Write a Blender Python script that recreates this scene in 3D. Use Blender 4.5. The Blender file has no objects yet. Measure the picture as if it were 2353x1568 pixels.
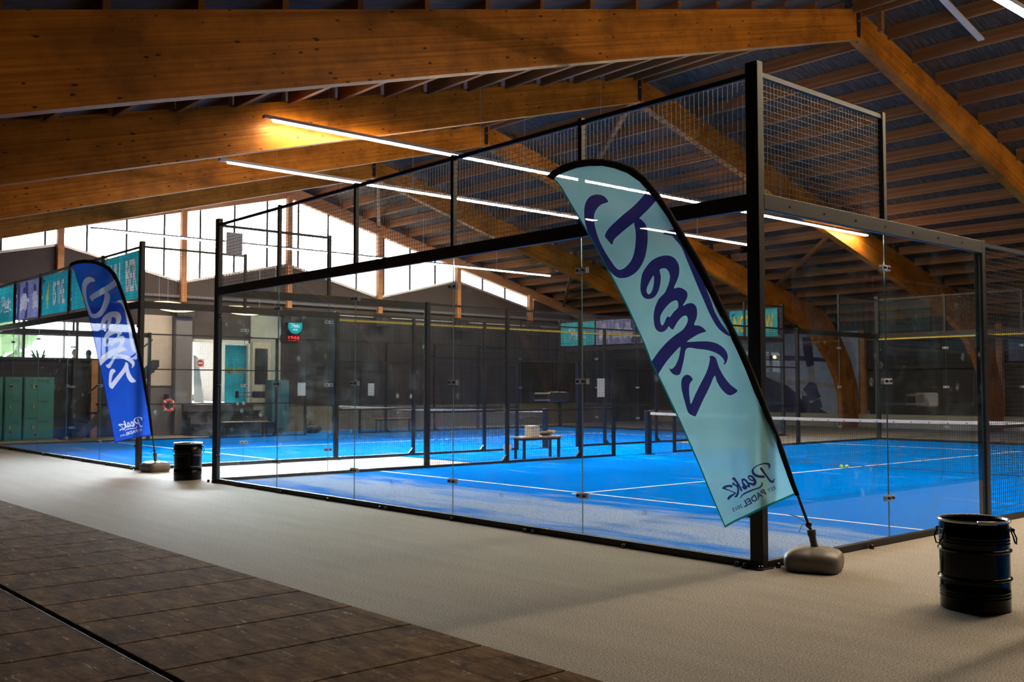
import bpy, bmesh, math, random
from mathutils import Vector, Matrix
from mathutils.geometry import delaunay_2d_cdt
random.seed(7)
PI = math.pi
SC = bpy.context.scene
COL = SC.collection
cos, sin = math.cos, math.sin

# ------------------------------------------------------------------ camera
CAM = Vector((4.7319, -6.7618, 1.4189)); YAW = 0.8530; PIT = 0.04866; FPX = 2308.4
Fv = Vector((-sin(YAW)*cos(PIT), cos(YAW)*cos(PIT), sin(PIT)))
Rv = Vector((cos(YAW), sin(YAW), 0)); Uv = Rv.cross(Fv)
def pix(u, v, n, p0):
    """a measured point of the photograph put on the plane through p0 with normal n"""
    d = Fv*FPX + Rv*(u-1176.5) - Uv*(v-784)
    n = Vector(n); t = (Vector(p0)-CAM).dot(n)/d.dot(n)
    return CAM + d*t
cd = bpy.data.cameras.new('camera'); co = bpy.data.objects.new('camera', cd); COL.objects.link(co)
co.location = CAM; co.rotation_euler = (PI/2+PIT, 0, YAW)
cd.sensor_width = 36; cd.lens = FPX/2353*36; cd.clip_end = 300
cd.dof.use_dof = True; cd.dof.focus_distance = 7.6; cd.dof.aperture_fstop = 4.5
SC.camera = co

# ------------------------------------------------------------------ materials
class NT:
    def __init__(s, name):
        s.m = bpy.data.materials.new(name); s.m.use_nodes = True
        s.t = s.m.node_tree; s.t.nodes.clear()
        s.out = s.n('ShaderNodeOutputMaterial')
    def n(s, typ, **kw):
        nd = s.t.nodes.new(typ)
        for k, v in kw.items(): setattr(nd, k, v)
        return nd
    def l(s, a, b): s.t.links.new(a, b)
    def coord(s, scale=(1, 1, 1), kind='Object', rot=(0, 0, 0)):
        tc = s.n('ShaderNodeTexCoord'); mp = s.n('ShaderNodeMapping')
        mp.inputs['Scale'].default_value = scale; mp.inputs['Rotation'].default_value = rot
        s.l(tc.outputs[kind], mp.inputs['Vector']); return mp.outputs['Vector']
    def noise(s, vec, scale=5, detail=4, rough=.5, dist=0):
        n = s.n('ShaderNodeTexNoise'); n.inputs['Scale'].default_value = scale
        n.inputs['Detail'].default_value = detail; n.inputs['Roughness'].default_value = rough
        n.inputs['Distortion'].default_value = dist
        s.l(vec, n.inputs['Vector']); return n.outputs['Fac']
    def ramp(s, fac, stops):
        r = s.n('ShaderNodeValToRGB'); cr = r.color_ramp
        while len(cr.elements) < len(stops): cr.elements.new(.5)
        for e, (p, c) in zip(cr.elements, stops):
            e.position = p; e.color = (c, c, c, 1) if not hasattr(c, '__len__') else tuple(c)+(1,)
        s.l(fac, r.inputs['Fac']); return r.outputs['Color']
    def mix(s, fac, a, b, mode='MIX'):
        m = s.n('ShaderNodeMix', data_type='RGBA', blend_type=mode)
        for sock, v in ((m.inputs[0], fac), (m.inputs[6], a), (m.inputs[7], b)):
            if hasattr(v, 'is_linked') or hasattr(v, 'links'): s.l(v, sock)
            elif hasattr(v, '__len__'): sock.default_value = tuple(v)+(1,)
            else: sock.default_value = v
        return m.outputs[2]
    def math(s, op, a, b=0.0):
        m = s.n('ShaderNodeMath', operation=op)
        for sock, v in ((m.inputs[0], a), (m.inputs[1], b)):
            if hasattr(v, 'links'): s.l(v, sock)
            else: sock.default_value = v
        return m.outputs[0]
    def bsdf(s, col, rough=.5, metal=0, spec=.5, bump=None, bstr=.3, bdist=.01, coat=0):
        b = s.n('ShaderNodeBsdfPrincipled')
        if hasattr(col, 'links'): s.l(col, b.inputs['Base Color'])
        else: b.inputs['Base Color'].default_value = tuple(col)+(1,)
        if hasattr(rough, 'links'): s.l(rough, b.inputs['Roughness'])
        else: b.inputs['Roughness'].default_value = rough
        b.inputs['Metallic'].default_value = metal
        b.inputs['Specular IOR Level'].default_value = spec
        b.inputs['Coat Weight'].default_value = coat
        if bump is not None:
            bn = s.n('ShaderNodeBump'); bn.inputs['Strength'].default_value = bstr
            bn.inputs['Distance'].default_value = bdist
            s.l(bump, bn.inputs['Height']); s.l(bn.outputs['Normal'], b.inputs['Normal'])
        return b
    def done(s, sh): s.l(sh.outputs[0], s.out.inputs['Surface']); return s.m

def plain(name, col, rough=.5, metal=0, spec=.5, var=.12, vscale=6, coat=0):
    t = NT(name); v = t.noise(t.coord(), vscale, 3)
    c = t.mix(v, tuple(x*(1-var) for x in col), tuple(min(1, x*(1+var)) for x in col))
    return t.done(t.bsdf(c, rough, metal, spec, coat=coat))

M = {}
M['steel'] = plain('black_powder_coated_steel', (.012, .011, .0105), .42, 0, .35)
M['wire'] = plain('black_coated_wire', (.028, .026, .026), .38, 0, .6)
M['bolt'] = plain('black_bolt', (.012, .012, .013), .25, 0, .6)
M['boltm'] = plain('zinc_bolt', (.35, .34, .33), .3, .8)
M['drum'] = plain('gloss_black_enamel', (.0010, .0011, .0014), .13, 0, .17)
M['ring'] = plain('bare_steel_ring', (.45, .45, .47), .25, 1)
M['white'] = plain('white_paint', (.75, .75, .74), .5)
M['paper'] = plain('white_paper', (.8, .8, .78), .7)
M['alu'] = plain('lamp_aluminium', (.42, .42, .43), .4, .6)
M['cream'] = plain('cream_wall', (.56, .50, .43), .8)
M['greywall'] = plain('grey_plaster', (.16, .155, .16), .8)
M['darkwall'] = plain('dark_brown_cladding', (.04, .036, .035), .7)
M['nearwall'] = plain('dark_near_wall', (.02, .016, .014), .8)
M['brownwall'] = plain('brown_gable_panel', (.055, .042, .037), .7)
M['greenwall'] = plain('sage_wall', (.36, .38, .34), .8)
M['bluecab'] = plain('blue_cabinet', (.05, .14, .19), .5)
M['teal'] = plain('teal_locker_paint', (.04, .26, .22), .45)
M['brass'] = plain('brass_lock', (.6, .42, .15), .35, .8)
M['red'] = plain('red_foam', (.55, .05, .03), .6)
M['yellow'] = plain('yellow_print', (.45, .33, .02), .6)
M['cyan'] = plain('cyan_print', (.02, .36, .48), .6)
M['cyan2'] = plain('bright_cyan_print', (.05, .5, .6), .6)
M['offw'] = plain('white_print', (.72, .66, .72), .6)
M['navyp'] = plain('navy_print', (.02, .03, .16), .6)
M['photod'] = plain('photo_dark_blue', (.07, .09, .26), .6, var=.5, vscale=9)
M['photom'] = plain('photo_mid_blue', (.3, .34, .6), .6, var=.4, vscale=12)
M['photol'] = plain('photo_pale_blue', (.62, .64, .85), .6, var=.3, vscale=10)
M['bandw'] = plain('net_band', (.86, .83, .8), .7)
M['netstr'] = plain('net_string', (.012, .012, .014), .7)
M['ball'] = plain('tennis_yellow', (.6, .75, .05), .8)
M['line'] = plain('white_line', (.78, .76, .72), .8)
M['black'] = plain('black_plastic', (.012, .012, .014), .4)
M['grey'] = plain('grey_plastic', (.14, .125, .112), .45)
M['greyd'] = plain('dark_grey_plastic', (.07, .065, .06), .45)
M['lifering'] = M['red']
M['skin'] = plain('skin', (.42, .25, .18), .6)
M['hair'] = plain('dark_hair', (.02, .015, .012), .6)
M['shirtw'] = plain('white_shirt', (.6, .6, .6), .8)
M['shirtd'] = plain('dark_shirt', (.05, .06, .08), .8)
M['leaf'] = plain('plant_leaf', (.06, .22, .04), .5)
M['pot'] = plain('terracotta', (.3, .13, .07), .8)
M['tree'] = plain('tree_foliage', (.3, .42, .22), .8, var=.5, vscale=3)
M['house'] = plain('pale_brick', (.45, .4, .36), .8)
M['ground'] = plain('outdoor_paving', (.4, .4, .38), .9)
M['concrete'] = plain('concrete', (.4, .38, .35), .85, vscale=2)
M['card'] = plain('white_cardboard', (.72, .66, .56), .8)
M['tan'] = plain('tan_grip', (.65, .42, .22), .6)
M['plank'] = plain('bench_oak', (.42, .25, .13), .55)

def wood(name, c0, c1, spots=True, rough=.5, stripe=30):
    t = NT(name); v = t.coord((1, .25, 1))
    band = t.n('ShaderNodeTexNoise'); band.inputs['Scale'].default_value = 1.0
    band.inputs['Detail'].default_value = 5
    t.l(t.coord((2, .22, stripe)), band.inputs['Vector'])
    c = t.mix(t.ramp(band.outputs['Fac'], [(.3, 0.), (.7, 1.)]), c0, c1)
    blot = t.noise(t.coord((1, .7, 1)), 1.3, 5, .65)
    c = t.mix(t.ramp(blot, [(.36, .35 if spots else .75), (.58, 1.)]), tuple(x*(.33 if spots else .45) for x in c0), c)
    if spots:
        vo = t.n('ShaderNodeTexVoronoi'); vo.inputs['Scale'].default_value = 1
        vo.inputs['Randomness'].default_value = 1
        t.l(t.coord((8, 5, 13)), vo.inputs['Vector'])
        keep = t.noise(t.coord((1, 1, 1)), 4.3, 2)
        k = t.math('ADD', vo.outputs['Distance'], t.ramp(keep, [(.44, .3), (.54, 0.)]))
        c = t.mix(t.ramp(k, [(.12, .95), (.21, 0.)]), c, tuple(x*.16 for x in c0))
        dirt = t.noise(t.coord((1.2, 1.2, 5)), 7, 6, .75)
        c = t.mix(t.ramp(dirt, [(.60, 0.), (.70, .6)]), c, tuple(x*.3 for x in c0))
    return t.done(t.bsdf(c, rough, 0, .18, band.outputs['Fac'], .1))
M['glulam'] = wood('oiled_glulam', (.30, .088, .006), (.58, .20, .016))
M['purlin'] = wood('pine_purlin', (.17, .065, .02), (.30, .13, .045), False, .65, 18)
M['post'] = wood('timber_post', (.4, .17, .07), (.6, .3, .13), False, .6, 3)
M['batten'] = wood('pale_batten', (.5, .42, .35), (.65, .55, .48), False, .7, 10)

def carpet():
    t = NT('grey_beige_carpet'); v = t.coord()
    f = t.noise(v, 105, 3, .75)
    c = t.ramp(f, [(.36, (.07, .06, .055)), (.47, (.28, .25, .215)), (.55, (.34, .305, .27)), (.66, (.62, .57, .51))])
    g = t.noise(t.coord((.35, 3, 1)), 1.6, 5, .6)
    c = t.mix(t.ramp(g, [(.3, 0.), (.7, 1.)]), c, t.mix(1, c, (.86, .85, .86), 'MULTIPLY'))
    vo = t.n('ShaderNodeTexVoronoi'); vo.inputs['Scale'].default_value = 3.2; t.l(v, vo.inputs['Vector'])
    c = t.mix(t.ramp(vo.outputs['Distance'], [(.018, .8), (.03, 0.)]), c, (.03, .03, .03))
    return t.done(t.bsdf(c, .85, 0, .25, f, .5, bdist=.006))
M['carpet'] = carpet()

def turf(name, sandy):
    t = NT(name); v = t.coord((1, 1, 1))
    fine = t.noise(v, 160, 2, .8)
    base = t.ramp(fine, [(.25, (.0, .07, .34)), (.5, (.0, .16, .68)), (.75, (.0, .27, .95))])
    big = t.noise(t.coord((.35, 1.6, 1)), 1.5, 7, .68, .4)
    sep = t.n('ShaderNodeSeparateXYZ'); t.l(t.coord(), sep.inputs[0])
    y = sep.outputs[1]
    # more infill sand gathers in a belt in front of the back glass
    belt = t.math('SUBTRACT', 1.0, t.math('MINIMUM', 1.0, t.math('MULTIPLY', t.math('ABSOLUTE', t.math('SUBTRACT', y, 1.25)), .62)))
    thr = t.math('ADD', big, t.math('MULTIPLY', belt, sandy))
    msk = t.ramp(thr, [(.60, 0.), (.70, .45), (.84, .95)])
    grain = t.ramp(t.noise(v, 75, 3, .85), [(.44, .05), (.56, 1.)])
    fac = t.math('MULTIPLY', msk, grain)
    c = t.mix(fac, base, (.50, .53, .47))
    return t.done(t.bsdf(c, 1, 0, 0, fine, .4, bdist=.01))
M['turf'] = turf('blue_court_turf', .43)
M['turf2'] = turf('blue_court_turf_clean', .08)

def plates():
    t = NT('stained_plywood_plate')
    ge = t.n('ShaderNodeNewGeometry')
    def P(sc):
        mp = t.n('ShaderNodeMapping'); mp.inputs['Scale'].default_value = sc; t.l(ge.outputs['Position'], mp.inputs['Vector']); return mp.outputs[0]
    a = t.noise(P((1.2, 3.4, 1)), 2.6, 8, .74)
    c = t.ramp(a, [(.33, (.035, .014, .003)), (.46, (.125, .066, .022)), (.58, (.20, .118, .048)), (.72, (.36, .24, .125))])
    b = t.n('ShaderNodeTexBrick'); b.inputs['Scale'].default_value = 1; b.offset = 0
    b.inputs['Color1'].default_value = (.55, .5, .45, 1); b.inputs['Color2'].default_value = (1, 1, 1, 1)
    b.inputs['Mortar'].default_value = (.30, .20, .10, 1); b.inputs['Mortar Size'].default_value = .014
    b.inputs['Mortar Smooth'].default_value = 1; b.inputs['Bias'].default_value = -.2
    b.inputs['Brick Width'].default_value = .33; b.inputs['Row Height'].default_value = .30
    wob = t.mix(.04, P((1, 1, 1)), t.n('ShaderNodeTexNoise').outputs['Color'], 'ADD')
    t.l(P((1, 1, 1)), b.inputs['Vector'])
    c = t.mix(.75, c, t.mix(1, c, b.outputs['Color'], 'MULTIPLY'))
    w = t.noise(P((1.5, 7, 1)), 3.0, 6, .8)
    c = t.mix(t.ramp(w, [(.60, 0.), (.66, .75)]), c, (.50, .46, .40))
    d = t.noise(P((1, 1, 1)), 60, 3, .7)
    c = t.mix(.35, c, t.mix(1, c, t.ramp(d, [(.35, .35), (.6, 1.3)]), 'MULTIPLY'))
    return t.done(t.bsdf(c, .9, 0, .06, a, .5))
M['plate'] = plates()

def deck():
    t = NT('dark_fibre_roof_board')
    a = t.noise(t.coord((30, 2, 1)), 1.2, 5, .7)
    c = t.ramp(a, [(.3, (.03, .019, .011)), (.5, (.058, .038, .024)), (.75, (.15, .11, .08))])
    return t.done(t.bsdf(c, .85, 0, .2, a, .3))
M['deck'] = deck()

def slat(name, col, scale, dark=.5, axis='Z'):
    t = NT(name)
    w = t.n('ShaderNodeTexWave', wave_type='BANDS', bands_direction=axis, wave_profile='SAW')
    w.inputs['Scale'].default_value = scale; t.l(t.coord(), w.inputs['Vector'])
    c = t.mix(t.ramp(w.outputs['Fac'], [(.0, 1.), (.12, 0.)]), col, tuple(x*dark for x in col))
    n = t.noise(t.coord(), 1.2, 4)
    c = t.mix(n, c, t.mix(1, c, (.6, .6, .62), 'MULTIPLY'))
    return t.done(t.bsdf(c, .6, 0, .4))
M['clad'] = slat('ribbed_brown_cladding', (.027, .026, .029), .7)
M['slats'] = slat('pale_timber_slats', (.17, .15, .12), 3, .35, 'Y')

def glass(name, tint, dirt=.10, gloss=1.0):
    t = NT(name); tr = t.n('ShaderNodeBsdfTransparent'); tr.inputs[0].default_value = tuple(tint)+(1,)
    gl = t.n('ShaderNodeBsdfGlossy'); gl.inputs['Roughness'].default_value = .01
    fr = t.n('ShaderNodeFresnel'); fr.inputs['IOR'].default_value = 1.5
    ge = t.n('ShaderNodeNewGeometry')      # reflect on the outward faces only, both faces let light through
    rf = t.math('MULTIPLY', t.math('SUBTRACT', 1.0, ge.outputs['Backfacing']), t.math('MINIMUM', 1.0, t.math('MULTIPLY', fr.outputs[0], 1.7*gloss)))
    mx = t.n('ShaderNodeMixShader'); t.l(rf, mx.inputs[0])
    t.l(tr.outputs[0], mx.inputs[1]); t.l(gl.outputs[0], mx.inputs[2])
    if not dirt: return t.done(mx)
    vo = t.n('ShaderNodeTexVoronoi'); vo.inputs['Scale'].default_value = 1
    t.l(t.coord((4.5, 4.5, 3.2)), vo.inputs['Vector'])
    keep = t.noise(t.coord(), .9, 2)
    sm = t.noise(t.coord(), 30, 3, .7)
    k = t.math('ADD', vo.outputs['Distance'], t.ramp(keep, [(.44, .3), (.56, 0.)]))
    spot = t.math('MULTIPLY', t.ramp(k, [(.10, 1.), (.16, 0.)]), t.ramp(sm, [(.4, 0.), (.6, 1.)]))
    haze = t.math('MULTIPLY', t.ramp(t.noise(t.coord(), 2.2, 5, .75), [(.5, 0.), (.75, 1.)]), .18)
    f = t.math('MULTIPLY', t.math('ADD', spot, haze), dirt)
    df = t.n('ShaderNodeBsdfTranslucent'); df.inputs[0].default_value = (.75, .85, .9, 1)
    d2 = t.n('ShaderNodeBsdfDiffuse'); d2.inputs[0].default_value = (.75, .85, .9, 1)
    dd = t.n('ShaderNodeMixShader'); t.l(df.outputs[0], dd.inputs[1]); t.l(d2.outputs[0], dd.inputs[2])
    m2 = t.n('ShaderNodeMixShader'); t.l(f, m2.inputs[0]); t.l(mx.outputs[0], m2.inputs[1]); t.l(dd.outputs[0], m2.inputs[2])
    return t.done(m2)
M['glass'] = glass('tempered_court_glass', (.955, .985, .98), .10)
M['pane'] = glass('window_pane', (.97, .98, .98), 0)
def edgemat():
    t = NT('glass_cut_edge'); b = t.bsdf((.12, .24, .27), .15, 0, .8)
    b.inputs['Transmission Weight'].default_value = .35
    return t.done(b)
M['edge'] = edgemat()
def clampmat():
    t = NT('clear_clamp_plate'); tr = t.n('ShaderNodeBsdfTransparent'); tr.inputs[0].default_value = (.85, .87, .88, 1)
    b = t.bsdf((.8, .8, .85), .15, 0, .8); mx = t.n('ShaderNodeMixShader'); mx.inputs[0].default_value = .34
    t.l(tr.outputs[0], mx.inputs[1]); t.l(b.outputs[0], mx.inputs[2]); return t.done(mx)
M['clamp'] = clampmat()

def fabric(name, col, see=.07, trans=.5):
    t = NT(name)
    n = t.noise(t.coord(), 7, 4, .6)
    c = t.mix(n, tuple(x*.9 for x in col), tuple(min(1, x*1.08) for x in col))
    d = t.n('ShaderNodeBsdfDiffuse'); t.l(c, d.inputs[0])
    tl = t.n('ShaderNodeBsdfTranslucent'); t.l(c, tl.inputs[0])
    gl = t.n('ShaderNodeBsdfGlossy'); gl.inputs['Roughness'].default_value = .35; gl.inputs[0].default_value = (.9, .95, 1, 1)
    tr = t.n('ShaderNodeBsdfTransparent'); t.l(t.mix(.5, c, (1, 1, 1)), tr.inputs[0])
    m1 = t.n('ShaderNodeMixShader'); m1.inputs[0].default_value = trans; t.l(d.outputs[0], m1.inputs[1]); t.l(tl.outputs[0], m1.inputs[2])
    m2 = t.n('ShaderNodeMixShader'); m2.inputs[0].default_value = .05; t.l(m1.outputs[0], m2.inputs[1]); t.l(gl.outputs[0], m2.inputs[2])
    m3 = t.n('ShaderNodeMixShader'); m3.inputs[0].default_value = see; t.l(m2.outputs[0], m3.inputs[1]); t.l(tr.outputs[0], m3.inputs[2])
    return t.done(m3)
M['f_cyan'] = fabric('pale_aqua_flag_cloth', (.34, .76, .88), .15, .62)
M['f_navy'] = fabric('navy_printed_flag_cloth', (.03, .035, .20), .05)
M['f_hem'] = fabric('teal_flag_hem', (.0, .20, .24), .02)
M['f_blue'] = fabric('royal_blue_flag_cloth', (.01, .075, .52), .16)
M['f_white'] = fabric('white_printed_flag_cloth', (.62, .66, .82), .06)
M['f_hemb'] = fabric('deep_blue_flag_hem', (.0, .02, .15), .02)
def bannermat(name, col, trans=.45):
    t = NT(name)
    w = t.n('ShaderNodeTexWave', wave_type='BANDS', bands_direction='Z'); w.inputs['Scale'].default_value = 3.2
    t.l(t.coord(), w.inputs['Vector'])
    n = t.noise(t.coord((1.6, 1, 1)), 2.5, 4, .6)
    c = t.mix(t.ramp(n, [(.35, 0.), (.65, 1.)]), tuple(x*.72 for x in col), tuple(min(1, x*1.2) for x in col))
    c = t.mix(t.ramp(w.outputs['Fac'], [(.0, .35), (.25, 0.)]), c, tuple(x*.55 for x in col))
    d = t.bsdf(c, .6); tl = t.n('ShaderNodeBsdfTranslucent'); t.l(c, tl.inputs[0])
    m1 = t.n('ShaderNodeMixShader'); m1.inputs[0].default_value = trans
    t.l(d.outputs[0], m1.inputs[1]); t.l(tl.outputs[0], m1.inputs[2]); return t.done(m1)
M['b_cyan'] = bannermat('cyan_mesh_banner', (.03, .50, .60))
M['b_yel'] = bannermat('yellow_banner_print', (.85, .62, .03))
M['b_wht'] = bannermat('white_banner_print', (.8, .74, .80))
M['photod'] = bannermat('photo_banner_dark_blue', (.05, .06, .24)); M['photom'] = bannermat('photo_banner_mid_blue', (.28, .32, .62)); M['photol'] = bannermat('photo_banner_pale_blue', (.66, .68, .9))
M['b_nav'] = bannermat('navy_banner_print', (.03, .04, .22))

def emit(name, col, s):
    t = NT(name); e = t.n('ShaderNodeEmission'); e.inputs[0].default_value = tuple(col)+(1,); e.inputs[1].default_value = s
    return t.done(e)
M['led'] = emit('warm_led_strip', (1, .78, .53), 158)
M['digit'] = emit('red_led_digits', (1, .02, .02), 4)
M['signlit'] = emit('lit_cyan_sign_face', (.02, .55, .62), .9)
M['signw'] = emit('lit_white_lettering', (.75, .95, 1), 1.3)
M['bulb'] = emit('warm_bulb', (1, .6, .25), 4)

# ------------------------------------------------------------------ mesh helpers
class MB:
    def __init__(s): s.v = []; s.f = []; s.mi = []; s.cur = 0
    def quad(s, *pts):
        k = len(s.v); s.v += [tuple(p) for p in pts]; s.f.append(tuple(range(k, k+len(pts)))); s.mi.append(s.cur); return s
    def box(s, x0, x1, y0, y1, z0, z1, fm=None):
        if x0 > x1: x0, x1 = x1, x0
        if y0 > y1: y0, y1 = y1, y0
        if z0 > z1: z0, z1 = z1, z0
        k = len(s.v)
        s.v += [(x0, y0, z0), (x1, y0, z0), (x1, y1, z0), (x0, y1, z0), (x0, y0, z1), (x1, y0, z1), (x1, y1, z1), (x0, y1, z1)]
        fs = [(0, 3, 2, 1), (4, 5, 6, 7), (0, 1, 5, 4), (1, 2, 6, 5), (2, 3, 7, 6), (3, 0, 4, 7)]
        for i, f in enumerate(fs):
            s.f.append(tuple(k+a for a in f)); s.mi.append((fm or {}).get(i, s.cur))
        return s
    def tube(s, pts, r, n=8, caps=True, prof=None):
        pts = [Vector(p) for p in pts]; rs = r if hasattr(r, '__len__') else [r]*len(pts)
        rings = []; up = None
        for i, p in enumerate(pts):
            d = (pts[min(i+1, len(pts)-1)]-pts[max(i-1, 0)]).normalized()
            if up is None:
                a = Vector((0, 0, 1)) if abs(d.z) < .9 else Vector((1, 0, 0)); u = d.cross(a).normalized()
            else: u = (up-d*up.dot(d)).normalized()
            up = u; w = d.cross(u); k = len(s.v)
            for j in range(n):
                t = 2*PI*j/n
                s.v.append(tuple(p+(u*cos(t)+w*sin(t))*rs[i]))
            rings.append(k)
        for a, b in zip(rings, rings[1:]):
            for j in range(n):
                s.f.append((a+j, a+(j+1) % n, b+(j+1) % n, b+j)); s.mi.append(s.cur)
        if caps:
            s.f.append(tuple(rings[0]+j for j in reversed(range(n)))); s.mi.append(s.cur)
            s.f.append(tuple(rings[-1]+j for j in range(n))); s.mi.append(s.cur)
        return s
    def lathe(s, prof, n=32, c=(0, 0, 0)):
        k0 = len(s.v)
        for r, z in prof:
            for j in range(n):
                t = 2*PI*j/n; s.v.append((c[0]+r*cos(t), c[1]+r*sin(t), c[2]+z))
        for i in range(len(prof)-1):
            a = k0+i*n; b = a+n
            for j in range(n):
                s.f.append((a+j, a+(j+1) % n, b+(j+1) % n, b+j)); s.mi.append(s.cur)
        return s
    def prism(s, poly, ax, a0, a1):
        """poly in the two other axes, extruded along axis ax"""
        k = len(s.v); n = len(poly)
        def P(p, a):
            return {'x': (a, p[0], p[1]), 'y': (p[0], a, p[1]), 'z': (p[0], p[1], a)}[ax]
        s.v += [P(p, a0) for p in poly]+[P(p, a1) for p in poly]
        s.f.append(tuple(range(k, k+n))); s.f.append(tuple(reversed(range(k+n, k+2*n)))); s.mi += [s.cur]*2
        for i in range(n):
            j = (i+1) % n; s.f.append((k+i, k+j, k+n+j, k+n+i)); s.mi.append(s.cur)
        return s
    def sphere(s, c, r, n=10, m=6, sc=(1, 1, 1)):
        k = len(s.v)
        for i in range(m+1):
            a = PI*i/m
            for j in range(n):
                t = 2*PI*j/n
                s.v.append((c[0]+r*sc[0]*sin(a)*cos(t), c[1]+r*sc[1]*sin(a)*sin(t), c[2]+r*sc[2]*cos(a)))
        for i in range(m):
            for j in range(n):
                s.f.append((k+i*n+j, k+(i+1)*n+j, k+(i+1)*n+(j+1) % n, k+i*n+(j+1) % n)); s.mi.append(s.cur)
        return s
    def build(s, name, mats, parent=None, smooth=False, bevel=0, fix=True):
        me = bpy.data.meshes.new(name); me.from_pydata(s.v, [], s.f)
        if not isinstance(mats, (list, tuple)): mats = [mats]
        for m in mats: me.materials.append(M[m] if isinstance(m, str) else m)
        for p, i in zip(me.polygons, s.mi): p.material_index = i
        if fix:
            bm = bmesh.new(); bm.from_mesh(me)
            bmesh.ops.remove_doubles(bm, verts=bm.verts, dist=1e-6) if smooth else None
            bmesh.ops.recalc_face_normals(bm, faces=bm.faces); bm.to_mesh(me); bm.free()
        if smooth:
            me.polygons.foreach_set('use_smooth', [True]*len(me.polygons))
        o = bpy.data.objects.new(name, me); COL.objects.link(o)
        if parent is not None:
            o.parent = parent
        if bevel:
            b = o.modifiers.new('bevel', 'BEVEL'); b.width = bevel; b.segments = 2; b.limit_method = 'ANGLE'
        if smooth:
            e = o.modifiers.new('split', 'EDGE_SPLIT'); e.split_angle = math.radians(38)
        return o

def tag(o, label=None, cat=None, group=None, kind=None):
    if label: o['label'] = label
    if cat: o['category'] = cat
    if group: o['group'] = group
    if kind: o['kind'] = kind
    return o
def thing(name, label, cat, loc=(0, 0, 0), rz=0, group=None):
    o = bpy.data.objects.new(name, None); COL.objects.link(o); o.empty_display_size = .2
    o.location = loc; o.rotation_euler = (0, 0, rz)
    return tag(o, label, cat, group)
def child_world(o, parent):
    """keep the mesh where it was modelled in world space, under a parent with a location"""
    o.parent = parent; bpy.context.view_layer.update(); o.matrix_parent_inverse = parent.matrix_world.inverted(); return o
def copy_tree(o, parent=None):
    c = o.copy(); COL.objects.link(c)
    if parent is not None: c.parent = parent
    for ch in list(o.children): copy_tree(ch, c)
    return c
def struct(o): o['kind'] = 'structure'; return o

def cr(pts, n=6, closed=True):
    out = []; N = len(pts)
    rng = range(N) if closed else range(N-1)
    for i in rng:
        p = [Vector(pts[(i+k) % N]) if closed else Vector(pts[min(max(i+k, 0), N-1)]) for k in (-1, 0, 1, 2)]
        for j in range(n):
            t = j/n; t2 = t*t; t3 = t2*t
            out.append(.5*((2*p[1])+(p[2]-p[0])*t+(2*p[0]-5*p[1]+4*p[2]-p[3])*t2+(3*p[1]-p[0]-3*p[2]+p[3])*t3))
    if not closed: out.append(Vector(pts[-1]))
    return out
def inside(p, poly):
    x, y = p; c = False; j = len(poly)-1
    for i in range(len(poly)):
        xi, yi = poly[i][0], poly[i][1]; xj, yj = poly[j][0], poly[j][1]
        if (yi > y) != (yj > y) and x < (xj-xi)*(y-yi)/(yj-yi)+xi: c = not c
        j = i
    return c
def painted(name, outline, layers, to3, mats, parent=None, step=None, smooth=True, thick=0):
    """one cloth or board cut by CDT so that the print lies in its own faces; layers = [(mat_index, [loops])]"""
    vs = []; es = []
    def add(loop):
        k = len(vs); n = len(loop); vs.extend([Vector((p[0], p[1])) for p in loop]); es.extend([(k+i, k+(i+1) % n) for i in range(n)])
    add(outline)
    for _, loops in layers:
        for lp in loops: add(lp)
    x0 = min(p[0] for p in outline); x1 = max(p[0] for p in outline); y0 = min(p[1] for p in outline); y1 = max(p[1] for p in outline)
    if step:
        nx = int((x1-x0)/step)+1; ny = int((y1-y0)/step)+1
        for i in range(nx):
            for j in range(ny):
                q = (x0+(i+.5*(j % 2))*step, y0+j*step)
                if inside(q, outline): vs.append(Vector(q))
    V, E, Fc, *_ = delaunay_2d_cdt(vs, es, [], 0, 1e-6)
    verts = [to3(v.x, v.y) for v in V]; faces = []; mi = []
    for f in Fc:
        c = (sum(V[i].x for i in f)/len(f), sum(V[i].y for i in f)/len(f))
        if not inside(c, outline): continue
        m = 0
        for idx, loops in layers:
            if sum(inside(c, lp) for lp in loops) % 2: m = idx
        faces.append(tuple(f)); mi.append(m)
    b = MB(); b.v = [tuple(v) for v in verts]; b.f = faces; b.mi = mi
    o = b.build(name, mats, parent, fix=False)
    if smooth: o.data.polygons.foreach_set('use_smooth', [True]*len(o.data.polygons))
    if thick:
        sd = o.modifiers.new('thickness', 'SOLIDIFY'); sd.thickness = thick; sd.offset = 0
    return o

def text(name, body, size, mat, parent, origin, xdir, zdir, off=0., sx=1., align='CENTER', ext=.0015):
    """flat lettering: xdir = reading direction, zdir = up; built as a mesh"""
    cu = bpy.data.curves.new(name, 'FONT'); cu.body = body; cu.size = size; cu.align_x = align; cu.align_y = 'CENTER'
    cu.offset = off; cu.extrude = ext; cu.resolution_u = 3
    t = bpy.data.objects.new('tmp', cu); COL.objects.link(t)
    dg = bpy.context.evaluated_depsgraph_get(); me = bpy.data.meshes.new_from_object(t.evaluated_get(dg))
    bpy.data.objects.remove(t)
    X = Vector(xdir).normalized(); Z = Vector(zdir).normalized(); N = X.cross(Z)
    mt = Matrix(((X.x*sx, Z.x, N.x, origin[0]), (X.y*sx, Z.y, N.y, origin[1]), (X.z*sx, Z.z, N.z, origin[2]), (0, 0, 0, 1)))
    me.transform(mt); me.materials.clear(); me.materials.append(M[mat] if isinstance(mat, str) else mat)
    o = bpy.data.objects.new(name, me); COL.objects.link(o)
    if parent is not None: o.parent = parent
    return o

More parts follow.
